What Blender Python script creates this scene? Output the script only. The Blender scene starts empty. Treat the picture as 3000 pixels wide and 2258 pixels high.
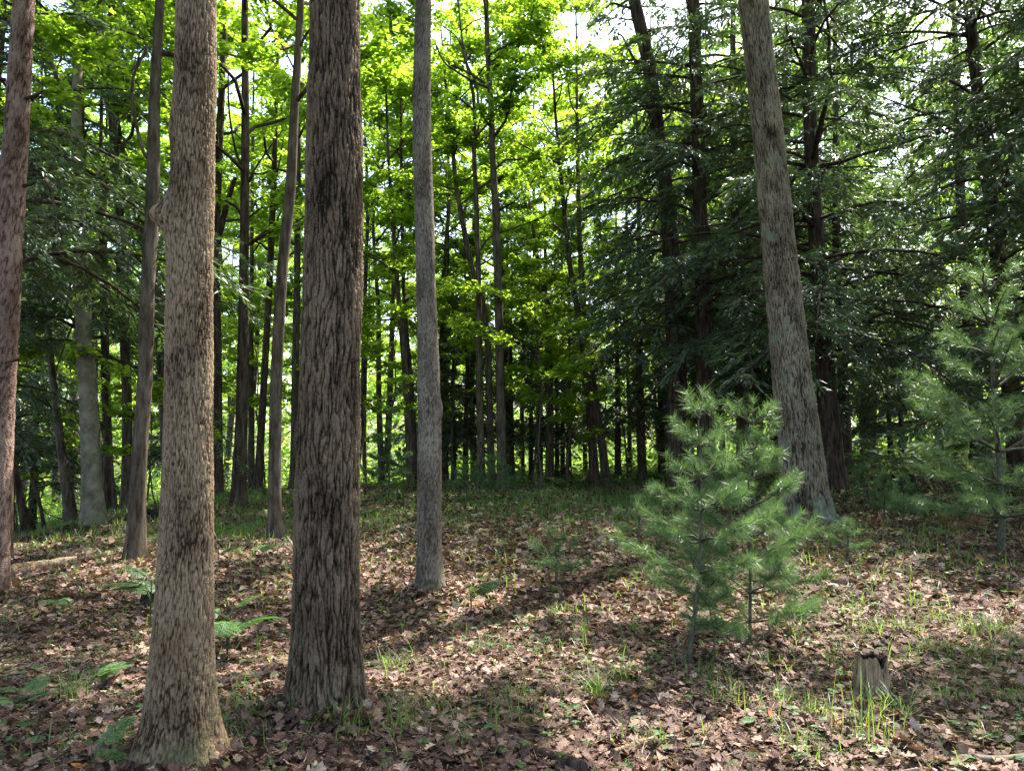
import bpy, math, random
import numpy as np
from mathutils import Vector, Euler

PI = math.pi
rng = np.random.default_rng(7)
random.seed(7)
scene = bpy.context.scene
COL = scene.collection

# ------------------------------------------------------------------ camera
F = 2222.0                      # focal length in photo pixels (3000 x 2258)
PITCH = math.radians(4.14)
CAM = np.array([0.0, 0.0, 1.6])
cd = bpy.data.cameras.new('camera')
cam = bpy.data.objects.new('camera', cd)
COL.objects.link(cam)
cam.location = CAM
cam.rotation_euler = (math.pi / 2 + PITCH, 0, 0)
cd.sensor_width = 36.0
cd.lens = 36.0 * F / 3000.0
cd.clip_start = 0.05
cd.clip_end = 2000
scene.camera = cam

# ------------------------------------------------------------------ light
SUN_AZ, SUN_EL = math.radians(38), math.radians(57)
w = bpy.data.worlds.new('World')
scene.world = w
w.use_nodes = True
nt = w.node_tree
bg = nt.nodes['Background']
sky = nt.nodes.new('ShaderNodeTexSky')
sky.sky_type = 'NISHITA'
sky.sun_disc = False
sky.sun_elevation = SUN_EL
sky.sun_rotation = SUN_AZ
sky.air_density = 1.0
sky.dust_density = 3.0
sky.ozone_density = 1.0
nt.links.new(sky.outputs[0], bg.inputs[0])
bg.inputs[1].default_value = 0.15
sd = bpy.data.lights.new('sun', 'SUN')
sd.energy = 4.1
sd.angle = math.radians(0.53)
sd.color = (1.0, 0.955, 0.89)
sun = bpy.data.objects.new('sun', sd)
COL.objects.link(sun)
sv = Vector((math.sin(SUN_AZ) * math.cos(SUN_EL), math.cos(SUN_AZ) * math.cos(SUN_EL), math.sin(SUN_EL)))
sun.rotation_euler = sv.to_track_quat('Z', 'Y').to_euler()
sun.location = (0, 0, 40)
vs = scene.view_settings
vs.view_transform = 'Standard'
vs.look = 'None'
vs.exposure = 2.35
vs.gamma = 1.0
scene.render.engine = 'CYCLES'
cy = scene.cycles
cy.max_bounces = 6
cy.diffuse_bounces = 4
cy.glossy_bounces = 2
cy.transmission_bounces = 4
cy.transparent_max_bounces = 4
cy.caustics_reflective = False
cy.caustics_refractive = False
cy.use_denoising = True
cy.use_adaptive_sampling = True
cy.adaptive_threshold = 0.02
cy.sample_clamp_indirect = 6.0


# ------------------------------------------------------------------ helpers
def ray(px, py):
    u = (px - 1500.0) / F
    v = (1129.0 - py) / F
    c, s = math.cos(PITCH), math.sin(PITCH)
    return np.array([u, c - s * v, s + c * v])


def at(px, py, D):
    """point seen at photo pixel px,py at ground depth D (world y)"""
    d = ray(px, py)
    return CAM + d * (D / d[1])


def mpp(D):
    return D / F


_P = np.random.default_rng(3).permutation(256)
_P = np.concatenate([_P, _P, _P])
_G = np.random.default_rng(4).normal(size=(256, 3))
_G /= np.linalg.norm(_G, axis=1)[:, None]


def perlin(p):
    p = np.asarray(p, float)
    i = np.floor(p).astype(int)
    f = p - i
    i &= 255
    u = f * f * f * (f * (f * 6 - 15) + 10)
    out = 0
    for dx in (0, 1):
        wx = u[:, 0] if dx else 1 - u[:, 0]
        for dy in (0, 1):
            wy = u[:, 1] if dy else 1 - u[:, 1]
            for dz in (0, 1):
                wz = u[:, 2] if dz else 1 - u[:, 2]
                h = _P[_P[_P[i[:, 0] + dx] + i[:, 1] + dy] + i[:, 2] + dz]
                g = _G[h]
                out = out + wx * wy * wz * (g[:, 0] * (f[:, 0] - dx) + g[:, 1] * (f[:, 1] - dy) + g[:, 2] * (f[:, 2] - dz))
    return out * 1.5


def mesh(name, V, faces, attrs=None, smooth=False):
    """faces: one array (n,k) or a list of them"""
    if not isinstance(faces, list):
        faces = [faces]
    me = bpy.data.meshes.new(name)
    V = np.ascontiguousarray(V, np.float32)
    me.vertices.add(len(V))
    me.vertices.foreach_set('co', V.ravel())
    loops = np.concatenate([np.asarray(f, np.int32).ravel() for f in faces])
    tot = np.concatenate([np.full(len(f), np.asarray(f).shape[1], np.int32) for f in faces])
    st = np.concatenate([[0], np.cumsum(tot)[:-1]]).astype(np.int32)
    me.loops.add(len(loops))
    me.loops.foreach_set('vertex_index', loops)
    me.polygons.add(len(tot))
    me.polygons.foreach_set('loop_start', st)
    if smooth:
        me.polygons.foreach_set('use_smooth', np.ones(len(tot), bool))
    me.update(calc_edges=True)
    for k, a in (attrs or {}).items():
        at_ = me.attributes.new(k, 'FLOAT', 'POINT')
        at_.data.foreach_set('value', np.ascontiguousarray(a, np.float32))
    return me


def obj(name, me, mat=None, parent=None, loc=(0, 0, 0), rot=(0, 0, 0), sc=None):
    o = bpy.data.objects.new(name, me)
    COL.objects.link(o)
    if mat is not None and me is not None and len(me.materials) == 0:
        me.materials.append(mat)
    o.parent = parent
    o.location = loc
    o.rotation_euler = rot
    if sc is not None:
        o.scale = (sc, sc, sc) if np.isscalar(sc) else sc
    return o


def tag(o, label, cat, group=None):
    o['label'] = label
    o['category'] = cat
    if group:
        o['group'] = group
    return o


def empty(name, loc, label, cat, group=None, rz=0.0):
    o = bpy.data.objects.new(name, None)
    COL.objects.link(o)
    o.location = loc
    o.rotation_euler = (0, 0, rz)
    o.empty_display_size = 0.2
    return tag(o, label, cat, group)


def unit(v):
    return v / np.maximum(np.linalg.norm(v, axis=-1, keepdims=True), 1e-9)


def tube(pts, rad, segs=6, cap=True):
    """one bent tapered tube -> verts, faces list"""
    pts = np.asarray(pts, float)
    rad = np.asarray(rad, float)
    n = len(pts)
    T = unit(np.gradient(pts, axis=0))
    ref = np.array([0.0, 0, 1]) if abs(T[:, 2]).mean() < 0.8 else np.array([1.0, 0, 0])
    A = unit(np.cross(T, ref))
    B = np.cross(T, A)
    th = np.arange(segs) * 2 * math.pi / segs
    V = pts[:, None, :] + rad[:, None, None] * (np.cos(th)[None, :, None] * A[:, None, :] + np.sin(th)[None, :, None] * B[:, None, :])
    V = V.reshape(-1, 3)
    i = np.arange(n - 1)[:, None] * segs
    j = np.arange(segs)[None, :]
    k = (j + 1) % segs
    Fq = np.stack([i + j, i + k, i + segs + k, i + segs + j], -1).reshape(-1, 4)
    fs = [Fq]
    if cap:
        fs.append(np.array([np.arange(segs)[::-1], (n - 1) * segs + np.arange(segs)]))
    return V, fs


def join(parts):
    """parts: list of (V, faces list) -> V, faces list grouped by size"""
    Vs, by, off = [], {}, 0
    for V, fs in parts:
        Vs.append(V)
        for f in fs:
            f = np.asarray(f)
            by.setdefault(f.shape[1], []).append(f + off)
        off += len(V)
    return np.concatenate(Vs), [np.concatenate(x) for x in by.values()]


def smooth_path(pts, n):
    """Catmull-Rom resample"""
    P = np.asarray(pts, float)
    if len(P) < 3:
        t = np.linspace(0, 1, n)[:, None]
        return P[0] * (1 - t) + P[-1] * t
    P = np.vstack([2 * P[0] - P[1], P, 2 * P[-1] - P[-2]])
    m = len(P) - 3
    out = []
    for t in np.linspace(0, m - 1e-6, n):
        i = int(t)
        f = t - i
        a, b, c, d = P[i:i + 4]
        out.append(0.5 * ((2 * b) + (c - a) * f + (2 * a - 5 * b + 4 * c - d) * f * f + (3 * b - a - 3 * c + d) * f ** 3))
    return np.array(out)


def prisms(S, E, r0, r1):
    """many straight 3 sided tapered sticks"""
    n = len(S)
    T = unit(E - S)
    ref = np.where(np.abs(T[:, 2:3]) > 0.8, np.array([[1.0, 0, 0]]), np.array([[0, 0, 1.0]]))
    A = unit(np.cross(T, ref))
    B = np.cross(T, A)
    V = np.empty((n, 6, 3))
    for k in range(3):
        a = k * 2 * math.pi / 3
        d = math.cos(a) * A + math.sin(a) * B
        V[:, k] = S + d * np.reshape(r0, (-1, 1))
        V[:, 3 + k] = E + d * np.reshape(r1, (-1, 1))
    b = np.arange(n)[:, None] * 6
    Fq = np.concatenate([b + np.array([[k, (k + 1) % 3, 3 + (k + 1) % 3, 3 + k]]) for k in range(3)])
    return V.reshape(-1, 3), [Fq]


# leaf outlines: x side, y along, z fold ; triangles
KITE = (np.array([[0, 0, 0], [0.40, 0.42, 0.10], [0, 1, -0.05], [-0.40, 0.42, 0.10]]), np.array([[0, 1, 2], [0, 2, 3]]))
SPRIG = (np.array([[0, 0, 0], [0.17, 0.35, 0.03], [0, 1, -0.06], [-0.17, 0.35, 0.03]]), np.array([[0, 1, 2], [0, 2, 3]]))
_mo = [[0, 0.0, 0], [0.30, 0.05, 0.06], [0.22, 0.22, .02], [0.56, 0.55, 0.08], [0.20, 0.55, 0.02], [0, 1.0, -.06],
       [-0.20, 0.55, 0.02], [-0.56, 0.55, 0.08], [-0.22, 0.22, .02], [-0.30, 0.05, 0.06]]
MAPLE = (np.array(_mo), np.array([[0, 1, 2], [2, 3, 4], [0, 2, 4], [0, 4, 5], [0, 5, 6], [6, 7, 8], [0, 6, 8], [0, 8, 9]]))
NEEDLE = (np.array([[-0.5, 0, 0], [0.5, 0, 0], [0, 1, 0]]), np.array([[0, 1, 2]]))


def scatter(tmpl, P, axis, normal, size, width=None):
    T, Fc = tmpl
    a = unit(axis)
    n = unit(normal - (normal * a).sum(-1, keepdims=True) * a)
    s = np.cross(a, n)
    size = np.broadcast_to(np.asarray(size, float), (len(P),))
    wd = size if width is None else np.broadcast_to(np.asarray(width, float), (len(P),))
    V = (P[:, None, :] + wd[:, None, None] * T[None, :, 0:1] * s[:, None, :]
         + size[:, None, None] * (T[None, :, 1:2] * a[:, None, :] + T[None, :, 2:3] * n[:, None, :]))
    k = len(T)
    Fa = (np.arange(len(P))[:, None, None] * k + Fc[None]).reshape(-1, Fc.shape[1])
    return V.reshape(-1, 3), Fa, k


def leaf_mesh(name, tmpl, P, axis, normal, size, width=None, rnd=None):
    V, Fa, k = scatter(tmpl, P, axis, normal, size, width)
    r = rng.random(len(P)) if rnd is None else rnd
    return mesh(name, V, Fa, {'rnd': np.repeat(r, k)})


# ------------------------------------------------------------------ materials
def new_mat(name):
    m = bpy.data.materials.new(name)
    m.use_nodes = True
    t = m.node_tree
    b = t.nodes['Principled BSDF']
    b.inputs['Specular IOR Level'].default_value = 0.25
    return m, t, b


def ramp(t, stops):
    r = t.nodes.new('ShaderNodeValToRGB')
    while len(r.color_ramp.elements) < len(stops):
        r.color_ramp.elements.new(0.5)
    for e, (p, c) in zip(r.color_ramp.elements, stops):
        e.position = p
        e.color = (c[0], c[1], c[2], 1)
    return r


def leaf_mat(name, stops, trans, tmix=0.5, rough=0.45, spec=0.3):
    m, t, b = new_mat(name)
    a = t.nodes.new('ShaderNodeAttribute')
    a.attribute_name = 'rnd'
    r = ramp(t, stops)
    t.links.new(a.outputs['Fac'], r.inputs[0])
    t.links.new(r.outputs[0], b.inputs['Base Color'])
    b.inputs['Roughness'].default_value = rough
    b.inputs['Specular IOR Level'].default_value = spec
    if tmix > 0:
        tr = t.nodes.new('ShaderNodeBsdfTranslucent')
        mx = t.nodes.new('ShaderNodeMix')
        mx.data_type = 'RGBA'
        mx.blend_type = 'MULTIPLY'
        mx.inputs[0].default_value = 1.0
        hs = ramp(t, [(0, (0.75, 0.85, 0.6)), (1, (1.2, 1.1, 1.0))])
        t.links.new(a.outputs['Fac'], hs.inputs[0])
        mx.inputs[6].default_value = (*trans, 1)
        t.links.new(hs.outputs[0], mx.inputs[7])
        t.links.new(mx.outputs[2], tr.inputs[0])
        ms = t.nodes.new('ShaderNodeMixShader')
        ms.inputs[0].default_value = tmix
        t.links.new(b.outputs[0], ms.inputs[1])
        t.links.new(tr.outputs[0], ms.inputs[2])
        t.links.new(ms.outputs[0], t.nodes['Material Output'].inputs[0])
    return m


def bark_mat(name, dark, mid, light, sx=9.0, sz=1.6, bump=0.6, use_attr=False, moss=None, dist=0.02):
    m, t, b = new_mat(name)
    b.inputs['Roughness'].default_value = 0.9
    b.inputs['Specular IOR Level'].default_value = 0.1
    tc = t.nodes.new('ShaderNodeTexCoord')
    mp = t.nodes.new('ShaderNodeMapping')
    mp.inputs['Scale'].default_value = (sx, sx, sz)
    t.links.new(tc.outputs['Object'], mp.inputs[0])
    n1 = t.nodes.new('ShaderNodeTexNoise')
    n1.inputs['Scale'].default_value = 2.2
    n1.inputs['Detail'].default_value = 6
    n1.inputs['Roughness'].default_value = 0.65
    t.links.new(mp.outputs[0], n1.inputs[0])
    n2 = t.nodes.new('ShaderNodeTexNoise')
    n2.inputs['Scale'].default_value = 2.3
    n2.inputs['Detail'].default_value = 8
    n2.inputs['Roughness'].default_value = 0.62
    t.links.new(tc.outputs['Object'], n2.inputs[0])
    n3 = t.nodes.new('ShaderNodeTexNoise')
    n3.inputs['Scale'].default_value = 60
    n3.inputs['Detail'].default_value = 3
    t.links.new(tc.outputs['Object'], n3.inputs[0])
    h = n1.outputs[0]
    if use_attr:
        a = t.nodes.new('ShaderNodeAttribute')
        a.attribute_name = 'bark'
        ad = t.nodes.new('ShaderNodeMath')
        ad.operation = 'MULTIPLY_ADD'
        t.links.new(n3.outputs[0], ad.inputs[0])
        ad.inputs[1].default_value = 0.55
        sb = t.nodes.new('ShaderNodeMath')
        sb.operation = 'SUBTRACT'
        t.links.new(a.outputs['Fac'], sb.inputs[0])
        sb.inputs[1].default_value = 0.55
        sc_ = t.nodes.new('ShaderNodeMath')
        sc_.operation = 'MULTIPLY_ADD'
        sc_.inputs[1].default_value = 0.6
        t.links.new(n1.outputs[0], sc_.inputs[0])
        t.links.new(sb.outputs[0], sc_.inputs[2])
        t.links.new(sc_.outputs[0], ad.inputs[2])
        h = ad.outputs[0]
        r = ramp(t, [(0.12, dark), (0.42, mid), (0.9, light)])
    else:
        r = ramp(t, [(0.36, dark), (0.5, mid), (0.66, light)])
    t.links.new(h, r.inputs[0])
    r2 = ramp(t, [(0.30, (0.62, 0.55, 0.48)), (0.5, (0.97, 0.94, 0.90)), (0.70, (1.18, 1.15, 1.08))])
    t.links.new(n2.outputs[0], r2.inputs[0])
    mx = t.nodes.new('ShaderNodeMix')
    mx.data_type = 'RGBA'
    mx.blend_type = 'MULTIPLY'
    mx.inputs[0].default_value = 1
    t.links.new(r.outputs[0], mx.inputs[6])
    t.links.new(r2.outputs[0], mx.inputs[7])
    out = mx.outputs[2]
    if moss:
        n4 = t.nodes.new('ShaderNodeTexNoise')
        n4.inputs['Scale'].default_value = 2.6
        n4.inputs['Detail'].default_value = 7
        t.links.new(tc.outputs['Object'], n4.inputs[0])
        sp = t.nodes.new('ShaderNodeSeparateXYZ')
        t.links.new(tc.outputs['Object'], sp.inputs[0])
        mr = t.nodes.new('ShaderNodeMapRange')
        mr.inputs[1].default_value = 0.0
        mr.inputs[2].default_value = moss[1]
        mr.inputs[3].default_value = 0.14
        mr.inputs[4].default_value = 0.0
        t.links.new(sp.outputs[2], mr.inputs[0])
        ad2 = t.nodes.new('ShaderNodeMath')
        ad2.operation = 'ADD'
        t.links.new(n4.outputs[0], ad2.inputs[0])
        t.links.new(mr.outputs[0], ad2.inputs[1])
        r4 = ramp(t, [(0.60, (0, 0, 0)), (0.70, (1, 1, 1))])
        t.links.new(ad2.outputs[0], r4.inputs[0])
        m2 = t.nodes.new('ShaderNodeMix')
        m2.data_type = 'RGBA'
        ml = t.nodes.new('ShaderNodeMath')
        ml.operation = 'MULTIPLY'
        ml.inputs[1].default_value = 0.6
        t.links.new(r4.outputs[0], ml.inputs[0])
        t.links.new(ml.outputs[0], m2.inputs[0])
        t.links.new(out, m2.inputs[6])
        m2.inputs[7].default_value = (*moss[0], 1)
        out = m2.outputs[2]
    t.links.new(out, b.inputs['Base Color'])
    bp = t.nodes.new('ShaderNodeBump')
    bp.inputs['Strength'].default_value = bump
    bp.inputs['Distance'].default_value = dist
    t.links.new(n3.outputs[0] if use_attr else n1.outputs[0], bp.inputs['Height'])
    t.links.new(bp.outputs[0], b.inputs['Normal'])
    return m


M_MAPLE = leaf_mat('maple_leaf', [(0, (0.030, 0.075, 0.012)), (0.6, (0.05, 0.115, 0.018)), (1, (0.085, 0.15, 0.025))], (0.38, 0.58, 0.045), 0.55)
M_MAPLE2 = leaf_mat('young_maple_leaf', [(0, (0.05, 0.11, 0.02)), (1, (0.09, 0.16, 0.03))], (0.46, 0.64, 0.05), 0.55)
M_FAR = leaf_mat('far_leaf', [(0, (0.035, 0.085, 0.02)), (0.7, (0.06, 0.13, 0.035)), (1, (0.09, 0.16, 0.05))], (0.38, 0.58, 0.10), 0.55)
M_HEM = leaf_mat('hemlock_needles', [(0, (0.050, 0.078, 0.048)), (0.7, (0.085, 0.122, 0.078)), (1, (0.135, 0.175, 0.120))], (0.13, 0.22, 0.05), 0.3, 0.42, 0.4)
M_PINE = leaf_mat('pine_needles', [(0, (0.038, 0.082, 0.038)), (0.7, (0.075, 0.140, 0.060)), (1, (0.20, 0.23, 0.06))], (0.15, 0.27, 0.07), 0.35, 0.4, 0.4)
M_RUST = leaf_mat('rust_needles', [(0, (0.16, 0.06, 0.03)), (1, (0.26, 0.11, 0.05))], (0.2, 0.08, 0.03), 0.2)
M_FERN = leaf_mat('fern_leaf', [(0, (0.06, 0.12, 0.04)), (1, (0.11, 0.18, 0.065))], (0.16, 0.28, 0.06), 0.35, 0.5, 0.4)
M_FERN2 = leaf_mat('dark_fern_leaf', [(0, (0.03, 0.08, 0.02)), (1, (0.055, 0.12, 0.03))], (0.10, 0.22, 0.03), 0.35, 0.5, 0.3)
M_GRASS = leaf_mat('grass_blade', [(0, (0.04, 0.09, 0.025)), (0.75, (0.075, 0.145, 0.04)), (1, (0.19, 0.17, 0.09))], (0.24, 0.37, 0.06), 0.42, 0.4, 0.4)
M_DEAD = leaf_mat('dead_leaf', [(0, (0.034, 0.020, 0.016)), (0.3, (0.105, 0.060, 0.046)), (0.7, (0.225, 0.144, 0.108)), (0.94, (0.42, 0.315, 0.25)), (1, (0.32, 0.12, 0.05))], (0.20, 0.11, 0.06), 0.15, 0.7, 0.2)
_t = M_DEAD.node_tree
_b = _t.nodes['Principled BSDF']
_src = _b.inputs['Base Color'].links[0].from_socket
_tc = _t.nodes.new('ShaderNodeNewGeometry')
_nz = _t.nodes.new('ShaderNodeTexNoise')
_nz.inputs['Scale'].default_value = 55
_nz.inputs['Detail'].default_value = 5
_t.links.new(_tc.outputs['Position'], _nz.inputs[0])
_rp = ramp(_t, [(0.3, (0.62, 0.57, 0.53)), (0.5, (1.0, 0.98, 0.96)), (0.7, (1.32, 1.32, 1.30))])
_t.links.new(_nz.outputs[0], _rp.inputs[0])
_mx = _t.nodes.new('ShaderNodeMix')
_mx.data_type = 'RGBA'
_mx.blend_type = 'MULTIPLY'
_mx.inputs[0].default_value = 1
_t.links.new(_src, _mx.inputs[6])
_t.links.new(_rp.outputs[0], _mx.inputs[7])
_t.links.new(_mx.outputs[2], _b.inputs['Base Color'])
B_T1 = bark_mat('pale_plated_bark', (0.026, 0.017, 0.010), (0.130, 0.092, 0.058), (0.255, 0.190, 0.125), use_attr=True, moss=((0.085, 0.085, 0.04), 1.0))
B_T2 = bark_mat('deep_furrowed_bark', (0.011, 0.008, 0.005), (0.072, 0.051, 0.034), (0.170, 0.128, 0.088), use_attr=True)
B_T3 = bark_mat('smooth_speckled_bark', (0.05, 0.042, 0.034), (0.105, 0.088, 0.070), (0.20, 0.172, 0.14), use_attr=True, moss=((0.06, 0.075, 0.03), 0.6))
B_OAK = bark_mat('grey_ridged_bark', (0.020, 0.015, 0.011), (0.115, 0.094, 0.070), (0.235, 0.196, 0.150), use_attr=True, moss=((0.16, 0.20, 0.14), 2.2))
B_GEN = bark_mat('grey_brown_bark', (0.035, 0.028, 0.022), (0.085, 0.068, 0.052), (0.15, 0.122, 0.095), sx=7, sz=1.3, bump=0.9)
B_PALE = bark_mat('pale_smooth_bark', (0.10, 0.09, 0.068), (0.165, 0.150, 0.115), (0.22, 0.20, 0.16), sx=3, sz=2.0, bump=0.3, moss=((0.09, 0.10, 0.05), 2.0))
B_DARK = bark_mat('dark_hemlock_bark', (0.020, 0.014, 0.011), (0.060, 0.043, 0.034), (0.115, 0.085, 0.066), sx=8, sz=1.2, bump=1.0)
B_RED = bark_mat('reddish_scaly_bark', (0.05, 0.028, 0.022), (0.16, 0.105, 0.085), (0.26, 0.185, 0.155), sx=4.5, sz=2.2, bump=1.0, use_attr=True)
B_TWIG = bark_mat('twig_bark', (0.04, 0.032, 0.026), (0.075, 0.06, 0.048), (0.12, 0.10, 0.08), sx=20, sz=20, bump=0.2)
B_STEM = bark_mat('sapling_bark', (0.045, 0.05, 0.035), (0.085, 0.085, 0.06), (0.13, 0.12, 0.09), sx=20, sz=10, bump=0.3)
B_ROT = bark_mat('weathered_wood', (0.08, 0.048, 0.028), (0.26, 0.185, 0.12), (0.42, 0.33, 0.235), sx=22, sz=2.0, bump=1.0)
B_BLACK = bark_mat('charred_rotten_wood', (0.006, 0.005, 0.004), (0.018, 0.014, 0.011), (0.05, 0.036, 0.026), sx=12, sz=4, bump=1.0)

m, t, b = new_mat('stone')
tc = t.nodes.new('ShaderNodeTexCoord')
n = t.nodes.new('ShaderNodeTexNoise')
n.inputs['Scale'].default_value = 25
n.inputs['Detail'].default_value = 6
t.links.new(tc.outputs['Object'], n.inputs[0])
r = ramp(t, [(0.35, (0.26, 0.24, 0.20)), (0.65, (0.46, 0.43, 0.37))])
t.links.new(n.outputs[0], r.inputs[0])
t.links.new(r.outputs[0], b.inputs['Base Color'])
b.inputs['Roughness'].default_value = 0.85
M_STONE = m

m, t, b = new_mat('forest_soil')
b.inputs['Roughness'].default_value = 0.95
b.inputs['Specular IOR Level'].default_value = 0.05
tc = t.nodes.new('ShaderNodeTexCoord')
v1 = t.nodes.new('ShaderNodeTexVoronoi')
v1.inputs['Scale'].default_value = 22
v1.inputs['Randomness'].default_value = 1
t.links.new(tc.outputs['Object'], v1.inputs[0])
v2 = t.nodes.new('ShaderNodeTexNoise')
v2.inputs['Scale'].default_value = 30
v2.inputs['Detail'].default_value = 6
t.links.new(tc.outputs['Object'], v2.inputs[0])
sp = t.nodes.new('ShaderNodeSeparateColor')
t.links.new(v1.outputs['Color'], sp.inputs[0])
ad = t.nodes.new('ShaderNodeMath')
ad.operation = 'MULTIPLY_ADD'
ad.inputs[1].default_value = 0.5
t.links.new(sp.outputs[0], ad.inputs[0])
mm = t.nodes.new('ShaderNodeMath')
mm.operation = 'MULTIPLY'
mm.inputs[1].default_value = 0.5
t.links.new(v2.outputs[0], mm.inputs[0])
t.links.new(mm.outputs[0], ad.inputs[2])
r = ramp(t, [(0.2, (0.018, 0.012, 0.009)), (0.5, (0.065, 0.040, 0.030)), (0.85, (0.15, 0.095, 0.072))])
t.links.new(ad.outputs[0], r.inputs[0])
n4 = t.nodes.new('ShaderNodeTexNoise')
n4.inputs['Scale'].default_value = 0.55
n4.inputs['Detail'].default_value = 6
t.links.new(tc.outputs['Object'], n4.inputs[0])
ga = t.nodes.new('ShaderNodeAttribute')
ga.attribute_name = 'green'
gm = t.nodes.new('ShaderNodeMath')
gm.operation = 'MULTIPLY'
r5 = ramp(t, [(0.42, (0, 0, 0)), (0.58, (1, 1, 1))])
t.links.new(n4.outputs[0], r5.inputs[0])
t.links.new(r5.outputs[0], gm.inputs[0])
t.links.new(ga.outputs['Fac'], gm.inputs[1])
mx = t.nodes.new('ShaderNodeMix')
mx.data_type = 'RGBA'
t.links.new(gm.outputs[0], mx.inputs[0])
t.links.new(r.outputs[0], mx.inputs[6])
mx.inputs[7].default_value = (0.055, 0.095, 0.022, 1)
t.links.new(mx.outputs[2], b.inputs['Base Color'])
bp = t.nodes.new('ShaderNodeBump')
bp.inputs['Strength'].default_value = 0.8
bp.inputs['Distance'].default_value = 0.03
t.links.new(ad.outputs[0], bp.inputs['Height'])
t.links.new(bp.outputs[0], b.inputs['Normal'])
M_SOIL = m

# ------------------------------------------------------------------ terrain
# (photo pixel of a point on the ground, its depth in metres)
CTRL = [(535, 2235, 3.75), (965, 2085, 4.6), (1262, 1745, 7.8), (2020, 1955, 5.3), (2200, 1885, 5.8), (2545, 2035, 4.8),
        (2350, 1535, 12), (2440, 1435, 17), (396, 1638, 10), (810, 1577, 12.2), (2930, 1625, 9), (700, 1482, 17), (637, 1455, 20),
        (755, 1438, 22), (860, 1442, 22), (1410, 1438, 21), (1472, 1435, 20.5), (1742, 1431, 22), (2065, 1428, 19.5),
        (2870, 1343, 22), (275, 1536, 15), (370, 1496, 17.5), (8, 1690, 9.5), (78, 1572, 16), (210, 1540, 18.5), (150, 1545, 32),
        (100, 1500, 48), (2700, 1372, 20), (1203, 1421, 22), (1880, 1411, 24), (2640, 1340, 26), (1600, 1600, 9.5), (1600, 1480, 15)]
cp = [tuple(at(*c)) for c in CTRL]
cp += [(0, 0, 0), (-3, 1.5, -0.05), (3, 1.5, 0.03), (0, 2.5, 0), (-6, -8, -.2), (6, -8, 0), (0, -20, 0), (25, 5, 0.8), (-20, 5, -0.9), (-40, 30, -3), (40, 30, 1.5),
       (0, 34, -0.1), (9, 36, 0.3), (-10, 38, -1.2), (0, 70, -0.8), (40, 80, 0.8), (-50, 80, -3.5), (-80, 0, -2), (80, 0, 1), (0, 160, -1), (0, -90, 0), (120, 120, 0), (-120, 120, -3)]
cp = np.array(cp)


def _U(r2):
    return 0.5 * r2 * np.log(np.maximum(r2, 1e-9))


_n = len(cp)
_K = _U(((cp[:, None, :2] - cp[None, :, :2]) ** 2).sum(-1)) + 0.6 * np.eye(_n)
_Pm = np.c_[np.ones(_n), cp[:, :2]]
_A = np.block([[_K, _Pm], [_Pm.T, np.zeros((3, 3))]])
_W = np.linalg.solve(_A, np.r_[cp[:, 2], 0, 0, 0])


def gz(x, y):
    x = np.atleast_1d(np.asarray(x, float))
    y = np.atleast_1d(np.asarray(y, float))
    out = np.empty(len(x))
    for s in range(0, len(x), 20000):
        q = np.c_[x[s:s + 20000], y[s:s + 20000]]
        d = np.linalg.norm(q, axis=1)
        qc = q * np.minimum(1, 140 / np.maximum(d, 1e-6))[:, None]
        z = _U(((qc[:, None] - cp[None, :, :2]) ** 2).sum(-1)) @ _W[:_n] + _W[_n] + qc @ _W[_n + 1:]
        p3 = np.c_[qc, np.zeros(len(qc))]
        fade = np.clip(d / 3.0, 0.3, 1)
        z += fade * (0.05 * perlin(p3 * 0.5) + 0.025 * perlin(p3 * 1.7 + 9.1))
        out[s:s + 20000] = z
    return out


def g1(x, y):
    return float(gz(x, y)[0])


def ground_at(px, py):
    """walk the ray through a pixel to the ground"""
    d = ray(px, py)
    ts = np.linspace(1.5, 60, 900)
    P = CAM + d[None] * ts[:, None]
    hit = P[:, 2] < gz(P[:, 0], P[:, 1])
    if not hit.any():
        q = at(px, py, 17.0)
        return np.array([q[0], q[1], g1(q[0], q[1])])
    return P[np.argmax(hit)]


def green_amount(x, y):
    """how grassy the floor is, by place"""
    g = np.zeros(len(x))
    for cx, cy_, s, a in ((-4.6, 13.5, 3.0, 1.0), (-7.5, 18, 4, 1.0), (0, 17, 4.5, 0.8), (5, 17, 4, 0.7), (3.5, 10.5, 3.4, 0.8), (-2.2, 10, 1.6, .35), (1.5, 12.5, 3, .9), (2.5, 15.5, 3, 1.0), (-3.5, 11.5, 2.5, .7), (12, 20, 5, 1.0),
                          (-18, 32, 12, 1.2), (0, 45, 16, 1.5), (30, 45, 20, 1.5), (-30, 60, 25, 1.5), (0, 75, 40, 1.5), (4.2, 5.8, 1.7, 0.7), (-1.2, 4.2, .9, .45), (1.3, 4.6, 1.6, .28), (0, 30, 10, .7), (20, 30, 10, .7), (1.2, 8.5, 1.8, .3)):
        g = np.maximum(g, a * np.exp(-((x - cx) ** 2 + (y - cy_) ** 2) / (2 * s * s)))
    return np.clip(g, 0, 1)


ax = np.linspace(-1, 1, 190)
gx = 14 * ax + 230 * ax ** 5 + 60 * ax ** 3
ay = np.linspace(-0.55, 1, 200)
gy = 5 + 26 * ay + 180 * np.sign(ay) * np.abs(ay) ** 4
X, Y = np.meshgrid(gx, gy)
V = np.c_[X.ravel(), Y.ravel(), gz(X.ravel(), Y.ravel())]
i = np.arange(len(gy) - 1)[:, None] * len(gx)
j = np.arange(len(gx) - 1)[None]
Fq = np.stack([i + j, i + j + 1, i + j + 1 + len(gx), i + j + len(gx)], -1).reshape(-1, 4)
floor = obj('forest_floor', mesh('forest_floor', V, Fq, {'green': green_amount(V[:, 0], V[:, 1])}, True), M_SOIL)
floor['kind'] = 'structure'
floor['label'] = 'forest floor of brown leaf litter rising to a low crest'


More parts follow.
